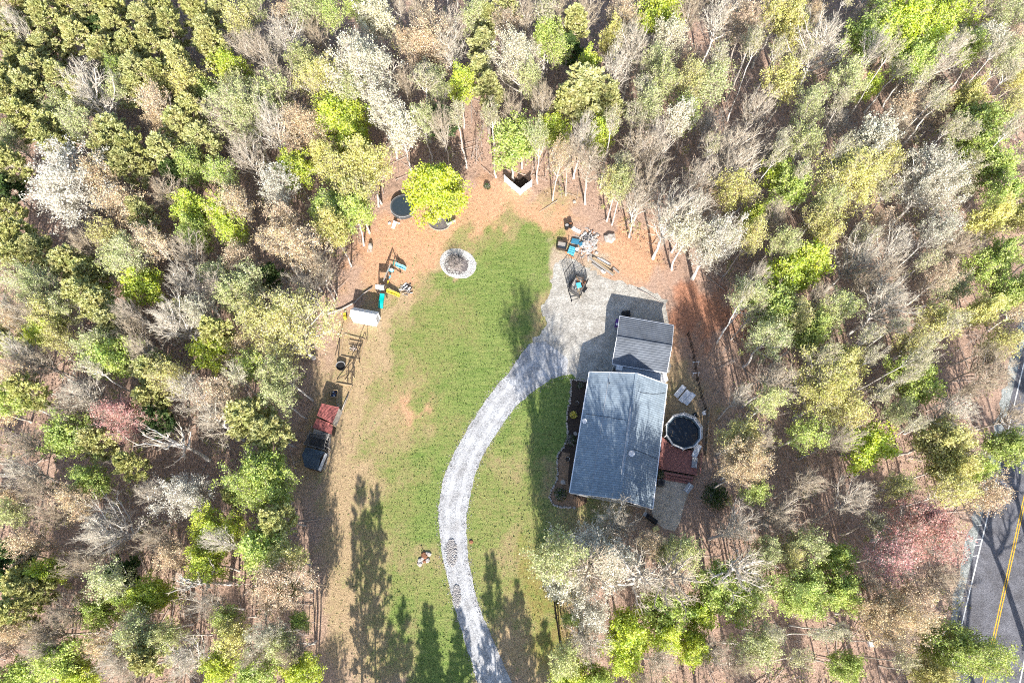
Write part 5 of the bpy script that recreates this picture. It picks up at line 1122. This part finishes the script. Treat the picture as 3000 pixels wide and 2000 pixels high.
# crown centres read off the photograph: tile offset, then x, y, width, kind, and a label where one was written by hand
Q_ = 2.3514
TILES = {
 (0, 0): '''70,60,200,T 60,170,180,W 200,60,240,P 330,160,230,P 160,210,250,P 60,270,240,P 340,330,250,P 480,70,230,P 620,110,230,P 560,250,240,P 760,60,230,P 800,200,230,P 900,330,240,P 700,380,230,P 1000,150,240,P 1100,50,220,P
1180,220,230,P 1050,320,220,P 1250,400,230,P 1350,90,230,P 1450,230,250,P 1550,80,230,P 1650,150,230,Y 1720,30,200,S 300,480,220,P 150,430,230,P 60,560,240,P 80,700,260,P 950,480,240,P 800,600,200,S 920,600,240,P 240,620,240,P
420,730,230,S 150,850,280,P 380,900,260,P 520,850,230,S 800,950,300,P 950,1050,280,P 720,1050,260,P 1250,880,260,P 1370,960,250,P 1300,790,230,P 1050,800,230,T 880,1180,260,P 1080,690,250,T 600,560,390,W 790,510,170,L 1570,480,230,V
1270,560,270,Y 1440,660,190,L 1650,720,430,S 1850,620,310,S 1850,820,350,W 2110,850,380,T 1900,490,350,B 1950,200,340,W 2200,480,360,Y 2250,100,220,L 2110,60,240,S 2290,800,300,V 2020,1150,270,V 2270,1150,270,Y 420,1260,620,C
840,1400,340,T 1150,1290,300,B 1330,1130,210,L 1530,1210,240,L 1000,1450,220,P 1330,1440,240,V 1540,1510,220,V 1620,1380,270,T 1880,1270,300,W 1700,1060,270,B 2250,1440,300,L 1950,1500,240,T 1230,1200,200,D 60,1130,230,P 60,1300,220,D
1480,790,230,B 60,930,200,S 560,650,220,P 1650,310,220,B 1760,290,220,B 1130,560,230,P 60,1460,220,P 330,960,200,P 450,560,200,P 1130,1040,220,P 640,1200,250,T 1480,330,230,P 700,220,200,D 30,60,180,P''',
 (1, 0): '''100,20,220,L 230,100,260,C 200,400,520,C 610,270,400,T 750,330,300,W 560,80,260,B 880,120,220,S 1000,150,240,P 970,320,230,P 980,490,230,P 1000,640,220,P 1130,60,200,P 1240,380,350,C 1270,60,240,B 1430,230,220,L 1600,170,220,P
1580,350,200,D 1500,50,200,B 1490,340,190,L 820,610,200,V 1680,620,430,P 1700,450,170,V 1550,720,260,P 1820,720,240,P 2030,260,360,W 1900,450,260,W 2200,90,340,V 2290,240,230,C 2180,450,220,S 2250,560,260,S 1940,110,240,T 570,780,210,S
690,850,230,D 700,980,200,B 300,760,260,C 420,880,230,C 60,830,290,V 100,950,260,V 160,1120,320,Y 80,1300,300,L 240,1110,250,Y 200,1380,260,Y 60,1480,240,L 950,1040,150,N 1150,1050,330,L 1250,930,200,L 1490,880,220,V 1780,910,230,V
1460,1070,180,T 1720,1130,280,B 1740,1320,230,Y 1370,950,180,S 2100,1000,340,B 2200,940,300,B 2100,1250,380,B 2260,1420,400,W 1850,1300,200,S 2320,780,180,C 1980,1400,260,B 1720,1460,170,Y 1180,720,200,B 1380,660,200,B 820,750,160,N
2080,730,220,S 1320,520,180,S 1700,60,220,B 40,650,200,S 1880,820,150,N 450,560,200,B 1590,1010,170,B 1050,900,160,N 780,130,230,B 1420,50,220,N''',
 (2, 0): '''60,60,260,B 250,80,310,W 450,100,280,T 650,80,290,Y 780,140,260,Y 1000,230,420,W 1530,150,520,V 1790,110,400,V 1400,180,320,L 1240,270,270,L 1600,430,270,L 1330,300,200,W 2100,60,240,B 1720,280,280,V 2250,80,260,S 2130,260,260,C
2000,310,180,L 2250,380,220,S 1830,350,260,W 680,560,310,Y 1180,570,280,S 920,700,230,S 1540,680,290,T 150,560,330,S 50,550,230,Y 50,790,220,L 370,930,450,B 350,1120,400,B 500,720,280,B 1760,1210,460,C 1290,950,260,C 1240,1220,520,Y
1400,1100,270,Y 1100,1100,270,S 2050,830,340,L 2050,1020,320,L 2170,1150,250,L 1990,620,220,Y 2210,1350,220,L 2110,1500,220,Y 660,1180,200,V 720,1300,260,L 340,1330,280,Y 100,1200,250,B 70,1400,260,W 470,1530,170,V 980,1510,210,Y
1800,1540,260,W 650,1450,210,B 880,940,240,S 1480,900,260,B 500,230,230,B 1300,590,130,V 540,300,130,N 640,330,130,N 1150,690,140,N 1450,350,130,N 1900,250,140,N 2200,300,140,N 2250,480,160,N 1080,1000,120,N 700,950,130,N 600,1050,130,N
1750,620,130,N 850,330,130,N 1650,520,130,N 1850,820,130,N 2280,900,150,N 1010,1370,220,S 840,1130,120,N 200,1000,120,N''',
 (0, 1): '''100,80,280,P 250,150,260,P 450,240,280,P 130,210,240,P 590,110,240,B 750,60,220,Y 1020,60,260,T 780,230,270,S 1370,30,200,L 1570,50,210,V 1900,80,300,T 2050,160,340,T 990,380,270,V 1240,170,260,B 1250,330,240,W 1450,400,310,B
1150,600,380,W 1350,560,240,W 620,330,260,P 560,450,250,P 180,400,350,S 690,560,270,P 790,640,250,P 860,730,260,B 300,570,200,Y 200,620,220,B 340,680,180,V 240,740,130,V 400,770,190,Y 70,660,220,T 1970,650,600,Y 1740,600,280,Y
1680,350,280,S 1880,350,180,D 2240,300,260,B 2180,430,240,B 1480,860,280,V 1720,960,240,L 1480,690,220,P 2110,1070,280,S 620,800,260,S 720,920,300,L 1030,990,290,P 1180,1000,270,Y 100,850,220,W 60,770,200,P 250,880,260,B 80,1000,200,T
200,1130,260,P 90,1170,250,L 540,1100,330,W 480,1230,270,B 800,1290,360,R 1120,1310,260,D 1050,1160,240,P 1290,1130,300,W 1500,1090,280,T 1430,1300,360,W 1730,1300,330,P 1900,1400,280,P 430,1430,300,L 1150,1450,380,X 150,1450,290,B
950,850,220,B 1620,200,260,T 400,560,220,S 900,560,200,B 1560,480,220,S 60,560,200,W 880,180,220,S 1950,1150,230,S 1620,1050,150,N 2250,1250,180,P 650,980,150,N''',
 (0, 2): '''100,100,260,W 250,200,250,B 350,390,300,B 200,570,260,T 630,190,220,L 900,60,220,P 1250,300,360,C 700,500,430,W 1800,200,440,L 1750,80,300,L 1980,440,240,P 1450,550,360,V 1500,600,210,W 1440,760,240,V 1800,640,320,L 1990,710,260,Y
1950,930,430,T 320,780,170,V 100,690,260,D 150,850,260,P 560,720,240,B 700,900,270,S 850,830,260,D 990,970,220,V 1100,980,190,V 840,1010,170,L 1300,850,340,X 1000,1170,280,S 120,1050,260,P 420,1100,250,B 300,1230,300,B 60,1250,210,T
250,1360,240,B 410,1400,300,L 150,1500,280,L 560,1530,220,V 800,1340,380,W 960,1290,240,Y 850,1480,280,B 1080,1430,240,P 1300,1400,340,W 1600,1220,260,Y 1560,1110,190,L 1840,1200,250,W 1730,1350,240,B 1500,1500,230,V 1750,1480,280,L
2050,1500,250,V 2150,1320,230,S 2290,1420,170,B 2060,1170,120,L 480,330,250,T 1050,600,240,B 60,400,220,S 1200,700,240,T 1420,1050,260,B 2000,1300,230,B 1050,250,240,B 2200,900,180,P 1180,1250,200,S 60,880,200,D 250,950,200,P 700,1100,220,L''',
 (1, 2): '''1700,640,560,C 1880,820,330,C 1560,820,300,C 1900,480,360,W 2120,640,230,T 1990,1180,320,V 1960,1380,240,V 2200,1030,340,L 2280,1230,220,V 2280,690,210,S 1720,1300,340,W 1400,1490,260,V 1550,1120,140,L 2200,1430,260,B 1800,1530,220,L
1720,1080,260,C 2080,850,220,B 1540,1400,240,S 2050,1540,200,B''',
 (2, 2): '''300,110,260,T 480,30,380,T 520,250,190,L 700,420,380,B 380,500,340,B 880,180,240,B 1500,180,200,Y 1830,60,280,Y 1860,250,240,Y 1700,500,470,R 1450,680,330,R 1210,350,300,B 900,600,280,S 1070,680,220,L 340,980,330,L 850,920,400,L
1050,900,260,L 1450,1080,440,T 1640,1000,320,T 230,1350,300,B 500,1310,330,S 80,1060,240,V 50,1280,240,V 1140,1440,210,L 1850,1330,440,L 2150,1400,320,L 2300,1530,220,L 60,700,250,S 220,840,300,L 1700,1490,220,Y 1550,1420,150,N 600,700,240,S
1300,880,180,T 700,1200,130,N 980,1250,130,N 450,1480,220,B 820,1480,150,N 1080,1180,140,N 760,700,180,Y 1500,1300,170,B 2050,90,200,L''',
 (2, 1): '''130,100,350,C 100,300,270,C 450,60,210,Y 350,420,240,S 540,350,190,B 880,220,330,V 730,370,300,V 620,550,320,L 790,610,290,Y 850,720,260,L 620,740,300,S 1120,570,280,S 1000,50,210,Y 1250,160,350,W 1500,140,300,W 1480,450,460,W
1400,320,280,B 1800,340,230,T 2080,300,300,L 2210,190,240,L 2260,430,240,L 1820,640,290,Y 2100,560,200,Y 2160,760,250,Y 1140,900,270,Y 1050,1120,500,Y 1130,1270,280,Y 850,1390,290,L 400,1440,300,Y 1290,1460,320,V 640,1030,300,B
1080,1440,230,B 620,1190,230,S 1640,1060,320,L 1900,1240,300,W 2210,1000,300,B 2150,900,250,B 1800,1430,340,Y 2230,1490,260,L 1600,850,130,N 1750,820,140,N 1500,650,130,N 1900,600,140,N 1400,1150,140,N 1650,1360,130,N 1300,750,130,N
1330,900,130,N 1550,1000,130,N 500,560,150,B 420,1150,150,B 1000,860,160,N 1500,1250,170,S 1250,350,180,B 230,480,130,N 2000,1100,160,B 560,1440,200,B 1700,930,130,N 980,450,160,B 1900,100,240,B 700,60,200,S''',
 (1, 1): '''60,60,240,Y 20,330,130,B 2200,120,280,C 2260,250,220,B 1990,60,220,W''',
}
HAND = {
 (0, 0, 420, 1260): 'huge white blossomed tree near the left edge of the woods', (0, 0, 600, 560): 'pinkish white bare tree with fanned limbs among the upper left pines',
 (0, 0, 1650, 720): 'broad frosty pale green tree with white limbs right of the upper left pines', (0, 0, 1150, 1290): 'round grey domed bare tree right of the huge white blossomed tree',
 (1, 0, 200, 400): 'tall cream blossomed tree with many upright white limbs above the clearing', (1, 0, 1240, 380): 'oval cream white blossomed tree at the top centre of the woods',
 (1, 0, 1680, 620): 'broad olive pine behind the white corner fence', (1, 0, 2030, 260): 'tall bare tree with a long straight white trunk above the rubble pile',
 (1, 0, 1150, 1050): 'soft lime green tree leaning over the white corner fence', (1, 0, 60, 830): 'vivid yellow green tree above and left of the bright maple',
 (2, 0, 1000, 230): 'large bare white tree left of the bright green canopy at the top right', (2, 0, 1530, 150): 'largest bright green canopy at the top edge of the woods',
 (2, 0, 370, 930): 'wide purplish grey bare tree in the upper right woods', (2, 0, 1760, 1210): 'round white blossomed tree in the right hand woods',
 (2, 0, 1240, 1220): 'very broad soft green tree left of the round white blossomed tree', (2, 0, 1540, 680): 'tan domed budding tree above the round white blossomed tree',
 (2, 0, 1290, 950): 'small cream blossomed tree above the very broad soft green tree', (0, 1, 990, 380): 'small vivid green tree alone among bare trees on the left',
 (0, 1, 1970, 650): 'very broad tan yellow tree beside the vegetable garden', (0, 1, 800, 1290): 'rusty red budding tree in the left hand woods',
 (0, 1, 1150, 1450): 'dead tree with forked white limbs below the rusty red tree', (0, 1, 1150, 600): 'white limbed bare tree right below the small vivid green tree',
 (0, 1, 2110, 1070): 'pale mint green tree above the red roofed coop', (0, 2, 1800, 200): 'big mint green tree left of the blue roofed coop',
 (0, 2, 1450, 550): 'saturated green tree below and left of the big mint tree', (0, 2, 1500, 600): 'small bare white tree rising in front of the saturated green tree',
 (0, 2, 1950, 930): 'rounded tan budded tree at the lower left edge of the lawn', (0, 2, 1300, 850): 'dead tree with thick white limbs in the lower left woods',
 (0, 2, 1250, 300): 'creamy budding tree left of the big mint green tree', (0, 2, 700, 500): 'pale limbed spreading tree in the lower left woods',
 (1, 2, 1700, 640): 'huge cream blossomed tree just below the house', (1, 2, 1900, 480): 'bare grey tree whose twigs reach over the lower house roof edge',
 (1, 2, 1990, 1180): 'acid yellow green tree below the huge cream tree', (2, 2, 1700, 500): 'large pink red budding tree left of the road',
 (2, 2, 1450, 680): 'fainter pink budding tree below the large pink red tree', (2, 2, 850, 920): 'bright lime tree with white limbs in the lower right woods',
 (2, 2, 1450, 1080): 'wide tan and white budding tree left of the road', (2, 2, 1850, 1330): 'broad green tree hanging over the bottom end of the road',
 (2, 2, 700, 420): 'bare grey tree with spread limbs below the patio woods', (2, 2, 480, 30): 'peach coloured budding tree just right of the patio',
 (2, 1, 130, 100): 'whitish blossoming thicket tree right of the rubble pile', (2, 1, 880, 220): 'bright yellow green crown, upper one above the red clay bank',
 (2, 1, 730, 370): 'bright yellow green crown, lower one above the red clay bank', (2, 1, 1480, 450): 'large white limbed bare tree in the right hand woods',
 (2, 1, 1050, 1120): 'very broad golden green tree right of the pool', (2, 1, 1290, 1460): 'small vivid green tree below the golden green tree',
 (2, 1, 620, 740): 'pale frosted green tree right of the garage', (2, 1, 540, 350): 'small purplish bare tree beside the bright yellow green crown',
}
LANDM = [((1063, 930), 'the white shed'), ((970, 1220), 'the red roofed coop'), ((930, 1340), 'the blue roofed coop'), ((1180, 605), 'the trampoline'), ((1520, 545), 'the white corner fence'),
         ((1720, 715), 'the rubble pile'), ((2000, 1262), 'the round pool'), ((1890, 1000), 'the garage'), ((2060, 930), 'the red clay bank'), ((1960, 1520), 'the patio'), ((1270, 640), 'the bright maple'),
         ((178, 536), 'the huge white blossomed tree'), ((255, 238), 'the pinkish white bare tree'), ((490, 548), 'the round grey domed tree'), ((1085, 170), 'the tall cream blossomed tree'),
         ((1527, 160), 'the oval cream tree'), ((1863, 110), 'the long white trunk'), ((2425, 98), 'the large bare white tree'), ((2650, 64), 'the largest green canopy'), ((2157, 395), 'the wide purplish tree'),
         ((2748, 515), 'the round white blossomed tree'), ((420, 829), 'the lone vivid green tree'), ((838, 943), 'the very broad tan tree'), ((340, 1215), 'the rusty red tree'), ((765, 1418), 'the big mint tree'),
         ((553, 1694), 'the white limbed dead tree'), ((829, 1729), 'the rounded tan tree'), ((1723, 1605), 'the huge cream tree'), ((1846, 1835), 'the acid yellow green tree'), ((2723, 1546), 'the large pink tree'),
         ((2361, 1724), 'the white limbed lime tree'), ((2617, 1792), 'the wide tan white tree'), ((2629, 858), 'the large white limbed tree'), ((2447, 1143), 'the golden green tree'), ((2374, 761), 'the bright yellow crown'),
         ((300, 1546), 'the pale spreading tree'), ((2900, 1500), 'the road'), ((1270, 1975), 'the bottom of the driveway'), ((702, 306), 'the frosty pale green tree'), ((2354, 488), 'the small teal tub'), ((60, 60), 'the top left corner'), ((60, 1950), 'the bottom left corner'),
         ((100, 1250), 'the left edge'), ((2547, 1884), 'the white utility box'), ((540, 120), 'the upper pine stand')]
DIRS = ['right of', 'above and right of', 'above', 'above and left of', 'left of', 'below and left of', 'below', 'below and right of']
placed = []; labels = {}
ORD = ['', 'second ', 'third ', 'fourth ', 'fifth ', 'sixth ', 'seventh ', 'eighth ', 'ninth ', 'tenth ']
def auto_label(look, px_, py_):
    best = min(LANDM, key=lambda l: math.hypot(l[0][0] - px_, l[0][1] - py_)); dx, dy = px_ - best[0][0], best[0][1] - py_; dist = math.hypot(dx, dy)
    k = int(round(math.atan2(dy, dx) / (math.pi / 4))) % 8; where = ('just ' if dist < 110 else 'well ' if dist > 260 else '') + DIRS[k] + ' ' + best[1]
    key = (look, where); labels[key] = labels.get(key, 0) + 1; n_ = labels[key]
    if n_ == 1: return look + ' ' + where
    return '%s%s %s' % (ORD[min(n_ - 1, 9)], look, where)
def plant(px_, py_, wpx, kind, label=None, hs=1., world=None, tint=None, proto=None, tr=random.Random(3)):
    look, cat, nm, protos, colr, pale, Ht, cf = KIND[kind]
    if world is None and wpx < 180 and kind not in 'NX': Ht = Ht * (.62 + .38 * wpx / 180)
    if wpx > 320: Ht *= 1 + min(.2, (wpx - 320) / 1200)
    Ht *= hs * tr.uniform(.9, 1.1); zc = Ht * cf
    q = G(px_, py_, zc) if world is None else world
    if world is None:
        depth = q.y * ST + (CAMH - zc) * CT; Rw = wpx / Q_ / 2 * depth / FOC * 1.13
    else: Rw = wpx
    pname = proto or tr.choice(protos if wpx < 345 or kind in 'PDNX' else ['bigbare0', 'bigbare1'] if kind in 'BW' else ['bigdense0'] if kind in 'VL' else ['bigsparse0', 'bigsparse1']); (tm, cm), H0, R0 = PROTO[pname]
    if world is None and kind != 'Z':
        if inpoly([q.x], [q.y], CLW)[0]:
            # slide the trunk to the nearest point outside the clearing (lower crown height), up to 4 m, else allow hand-labelled trees only
            ok = False
            for rr in np.arange(.5, 6, .5):
                for aa in range(12):
                    x_, y_ = q.x + rr * math.cos(aa * .5236), q.y + rr * math.sin(aa * .5236)
                    if not inpoly([x_], [y_], CLW)[0]: q = Vector((x_, y_, 0)); ok = True; break
                if ok: break
            if not ok: return None
        if -1.6 < road_off(q.x, q.y) < 9:
            q = Vector((q.x, q.y, 0)) - ROADSIDE * (road_off(q.x, q.y) + 2.0)
    lab = label or auto_label(look, px_, py_)
    t = bpy.data.objects.new(nm, None); COL.objects.link(t); t.location = (q.x, q.y, -.12); t.empty_display_size = .5
    t.rotation_euler = (tr.uniform(-.05, .05), tr.uniform(-.05, .05), tr.uniform(0, 6.28)); sR = Rw / R0; sH = Ht / H0
    tag(t, lab, cat, {'P': 'olive pines in the woods', 'D': 'dark evergreens in the woods', 'V': 'vivid yellow green trees', 'L': 'fresh light green trees', 'S': 'sparse pale green trees', 'Y': 'soft yellow green trees', 'C': 'cream blossoming trees',
        'T': 'tan budded trees', 'R': 'pink red budding trees', 'B': 'bare grey trees', 'W': 'white barked bare trees', 'X': 'dead white trees', 'N': 'slim pole like trees'}[kind])
    j = [tr.uniform(.86, 1.14) for _ in range(3)]; v_ = tr.uniform(.85, 1.12); colr = tint or colr
    cc = (min(.9, colr[0] * v_ * (.93 + .07 * j[0])), min(.9, colr[1] * v_ * (.93 + .07 * j[1])), colr[2] * v_ * j[2], min(1, max(0, pale + tr.uniform(-.3, .3))))
    for n_, me_ in (('trunk', tm), ('crown', cm)):
        o = bpy.data.objects.new(n_, me_); COL.objects.link(o); o.parent = t; o.scale = (sR, sR, sH); o.color = cc
    placed.append((q.x, q.y, Rw, kind)); return t
# the bright maple on the lawn edge
plant(1258, 560, 430, 'V', 'bright acid yellow maple standing on the lawn beside the trampoline', proto='maple0', world=None, tint=(.78, .80, .005)) if False else None
mp = G(1286, 640); t = plant(1260, 560, 3.9, 'V', 'bright acid yellow maple standing on the lawn beside the trampoline', proto='maple0', hs=12.5 / 10.5, world=Vector((mp.x, mp.y, 0)), tint=(.56, .66, .02))
for (tx, ty), s_ in TILES.items():
    for e_ in s_.split():
        a, b, c_, k_ = e_.split(','); a, b, c_ = float(a), float(b), float(c_)
        lab = HAND.get((tx, ty, int(a), int(b)))
        plant([0, 1000, 2000][tx] + a / Q_, [0, 667, 1333][ty] + b / Q_, c_, k_, lab, 1.)
print('read-off trees', len(placed))
# trees outside the picture whose shadows fall into it, and gaps in the woods
tr2 = random.Random(5)
for (px_, py_, hh) in ((1056, 1400, 1.0), (1098, 1425, 1.0), (1240, 1710, .8), (1180, 1750, .9), (1530, 1700, .85), (1425, 1640, .9), (1490, 1760, .8), (1300, 1830, .8), (1580, 1790, .8), (1418, 1826, .7), (1350, 1780, .7), (1260, 1800, .75), (1500, 1720, .75), (1140, 1780, .9)):
    tip = G(px_, py_); k_ = 'D'; Ht = 17 * hh * 11 / 11; Lsh = Ht / math.tan(SUN_EL)
    wq = Vector((tip.x - sdir.x * Lsh, tip.y - sdir.y * Lsh, 0))
    if wq.y > -7.5: wq.y = -7.5 - tr2.random() * 2; Ht = (tip.y - wq.y) * math.tan(SUN_EL)
    t = plant(toPx(wq.x, wq.y)[0], 2050, 2.1 if px_ != 1418 else 1.3, k_, None, Ht / 10., wq, proto='spruce0')
    ev = globals().get('ev', 0) + 1; t['label'] = 'tall evergreen beyond the lower edge, its shadow tip the %s counted on the lawn' % ['first', 'second', 'third', 'fourth', 'fifth', 'sixth', 'seventh', 'eighth', 'ninth', 'tenth', 'eleventh', 'twelfth', 'thirteenth', 'fourteenth', 'fifteenth'][ev - 1]; t['group'] = 'evergreens shading the lower lawn'
for (px_, py_, wm, k_, hh, lab) in ((1618, 1640, 3.0, 'S', 21, 'tall sparse tree whose trunk stands at the left edge of the huge cream tree'), (1700, 1690, 3.6, 'B', 20, 'tall open bare tree rising through the huge cream tree'),
        (1800, 1720, 4.0, 'W', 20, 'tall open whitish tree right of the huge cream tree'), (1885, 1700, 3.8, 'B', 19, 'tall open bare tree well below the right corner of the house'), (2060, 1690, 3.6, 'B', 18, 'tall open bare tree below the patio')):
    q_ = G(px_, py_); plant(px_, py_, wm, k_, lab, hh / KIND[k_][6], q_, proto='open%d' % (px_ // 10 % 2) if k_ in 'BW' else 'sparse1')
for k_, (t_, o_, R_, H_) in enumerate(((-14, 9.2, 5.5, 19), (-3, 10.0, 6, 20), (7, 9.0, 5.5, 18), (17, 10.5, 6, 19), (-24, 6.5, 5, 18), (-20, -3.2, 5.5, 19), (28, 10, 5.5, 18))):
    q_ = ROADL[3] + d0 * t_ + ROADSIDE * o_; plant(3100, 1860 - 25 * t_, R_, 'B', 'tall open bare tree beside the road, %s in the row at the far side' % ['first', 'second', 'third', 'fourth', 'fifth', 'sixth', 'seventh'][k_], H_ / KIND['B'][6], Vector((q_.x, q_.y, 0)), proto='open%d' % (k_ % 2))
cnt = 0
for it in range(6000):
    x = tr2.uniform(-92, 88); y = tr2.uniform(-26, 106); ro = road_off(x, y)
    if inpoly([x], [y], CLW)[0] or -2.5 < ro < 10.5: continue
    px_, py_ = toPx(x, y, 8)
    off = px_ < -60 or px_ > 3060 or py_ > 2040 or py_ < -40
    need = 2.45 if not off else 5.0
    if px_ < 1500 and (inpoly([x + 2.6], [y], CLW)[0] or inpoly([x + 1], [y + 3], CLW)[0]): continue
    if abs(x) < 26 and y < 0 and x > -14 and x < 8: continue
    if any((x - p[0]) ** 2 + (y - p[1]) ** 2 < (need + (0 if p[3] == 'N' else .12 * p[2])) ** 2 for p in placed): continue
    if cnt >= 260: break
    ku = tr2.choice('NBNYWSNTT') if px_ > 1100 else tr2.choice('TPSTPBY')
    t = plant(px_, py_, tr2.uniform(1.5, 2.4) * (1.3 if ku not in 'NP' else 1), ku, None, tr2.uniform(.6, .95), Vector((x, y, 0))); cnt += 1
print('trees', len(placed), 'filler', cnt)

# ------------------------------------------------------------------ understorey, litter
def free(n, seed, margin=0):
    g = np.random.default_rng(seed); x = g.uniform(-92, 90, n * 2); y = g.uniform(-16, 108, n * 2); ro = (x - ROADL[3].x) * ROADSIDE.x + (y - ROADL[3].y) * ROADSIDE.y
    ok = ~inpoly(x, y, CLW) & ~((ro > -2.6) & (ro < 10)); return np.column_stack([x[ok], y[ok]])[:n], g
pts, g = free(3000, 21); A_ = Acc(); n = len(pts); h = g.uniform(1.2, 6.5, n)
P0_ = np.column_stack([pts, np.full(n, -.2)]); ln = g.normal(0, .12, (n, 2)); P1 = np.column_stack([pts + ln * h[:, None], h])
V, Qd = frusta(P0_, P1, .02 + .006 * h, np.full(n, .01), 4); A_.quads(V, Qd, 0)
i = np.repeat(np.arange(n), 14); f = g.uniform(.3, 1, len(i))[:, None]; B0_ = P0_[i] + (P1[i] - P0_[i]) * f; L_ = (h[i] * .3 * (1.3 - f[:, 0]))[:, None]
dr = unit(g.normal(size=(len(i), 3)) * [1, 1, .3] + [0, 0, .6]); B1_ = B0_ + dr * L_; V, Tt = cones(B0_, B1_, np.full(len(i), .017)); A_.tris(V, Tt, 0)
j = np.repeat(np.arange(len(i)), 2); C0_ = B0_[j] + (B1_[j] - B0_[j]) * g.uniform(.4, 1, len(j))[:, None]; V, Tt = cones(C0_, C0_ + unit(g.normal(size=(len(j), 3)) + [0, 0, .5]) * g.uniform(.2, .6, len(j))[:, None], np.full(len(j), .011)); A_.tris(V, Tt, 0)
lv = g.random(n) < .6; k = np.nonzero(lv[i])[0]; k = np.repeat(k, 4); c_ = B0_[k] + (B1_[k] - B0_[k]) * g.uniform(.4, 1.1, len(k))[:, None] + g.normal(0, .12, (len(k), 3)); RNG = g; A_.leaves(quads_from(c_, .17, .6), 1)
o = bpy.data.objects.new('undergrowth', A_.mesh('undergrowth', ['twig', 'under_leaf'])); COL.objects.link(o); tag(o, 'thin saplings and budding brush filling the forest floor under the trees', 'undergrowth', kind='stuff')
pts, g = free(2600, 22); n = len(pts); a = g.uniform(0, 6.28, n); L_ = g.uniform(.8, 4.5, n); z = g.uniform(-.02, .12, n); P0_ = np.column_stack([pts, z]); P1 = P0_ + np.column_stack([np.cos(a) * L_, np.sin(a) * L_, g.uniform(-.05, .35, n)])
A_ = Acc(); V, Qd = frusta(P0_, P1, .02 + .012 * L_, .01 + .004 * L_, 4); A_.quads(V, Qd, 0); o = bpy.data.objects.new('fallen_branches', A_.mesh('fallen_branches', ['logwood'])); COL.objects.link(o); tag(o, 'fallen branches and sticks scattered on the leaf litter', 'branches', kind='stuff')
pts, g = free(60000, 23); n = len(pts); RNG = g; A_ = Acc(); A_.leaves(quads_from(np.column_stack([pts, g.uniform(-.05, .08, n)]), .20, 1.6), 0); o = bpy.data.objects.new('leaf_litter', A_.mesh('leaf_litter', ['dry_leaf'])); COL.objects.link(o); tag(o, 'dry brown fallen leaves covering the forest floor', 'leaves', kind='stuff')
# grass tufts in the lawn
g = np.random.default_rng(31); x = g.uniform(-26, 16, 60000); y = g.uniform(-8, 58, 60000); ok = inpoly(x, y, CLW)
dw = [tuple(p[:2]) for p in [G(*q) for q in DL + DR]]; lw = [tuple(G(*q)[:2]) for q in LOT]; bw = [tuple(p[:2]) for p in bed]; hw = [tuple(p[:2]) for p in HC]; il = [tuple(p[:2]) for p in isl]
for pl in (dw, lw, bw, hw, il): ok &= ~inpoly(x, y, pl)
P_ = np.column_stack([x, y])[ok]; ix = np.clip(np.searchsorted(xs, P_[:, 0]), 0, nx - 1); iy = np.clip(np.searchsorted(ys, P_[:, 1]), 0, ny - 1); gr = Cc[iy * nx + ix, 3]
P_ = P_[g.random(len(P_)) < gr ** 1.5 * .9]; n = len(P_); hgt = g.uniform(.05, .16, n); b = g.normal(0, .05, (n, 2)); w_ = g.normal(0, .05, (n, 2))
V = np.stack([np.column_stack([P_ - w_, np.zeros(n)]), np.column_stack([P_ + w_, np.zeros(n)]), np.column_stack([P_ + b, hgt])], 1).reshape(-1, 3)
A_ = Acc(); A_.tris(V, np.arange(n * 3).reshape(-1, 3), 0); o = bpy.data.objects.new('grass_tufts', A_.mesh('grass_tufts', ['grass_blade'])); COL.objects.link(o); tag(o, 'short green grass tufts growing in the lawn', 'grass', kind='stuff')

for o in bpy.data.objects:
    if '_w' in o: del o['_w']
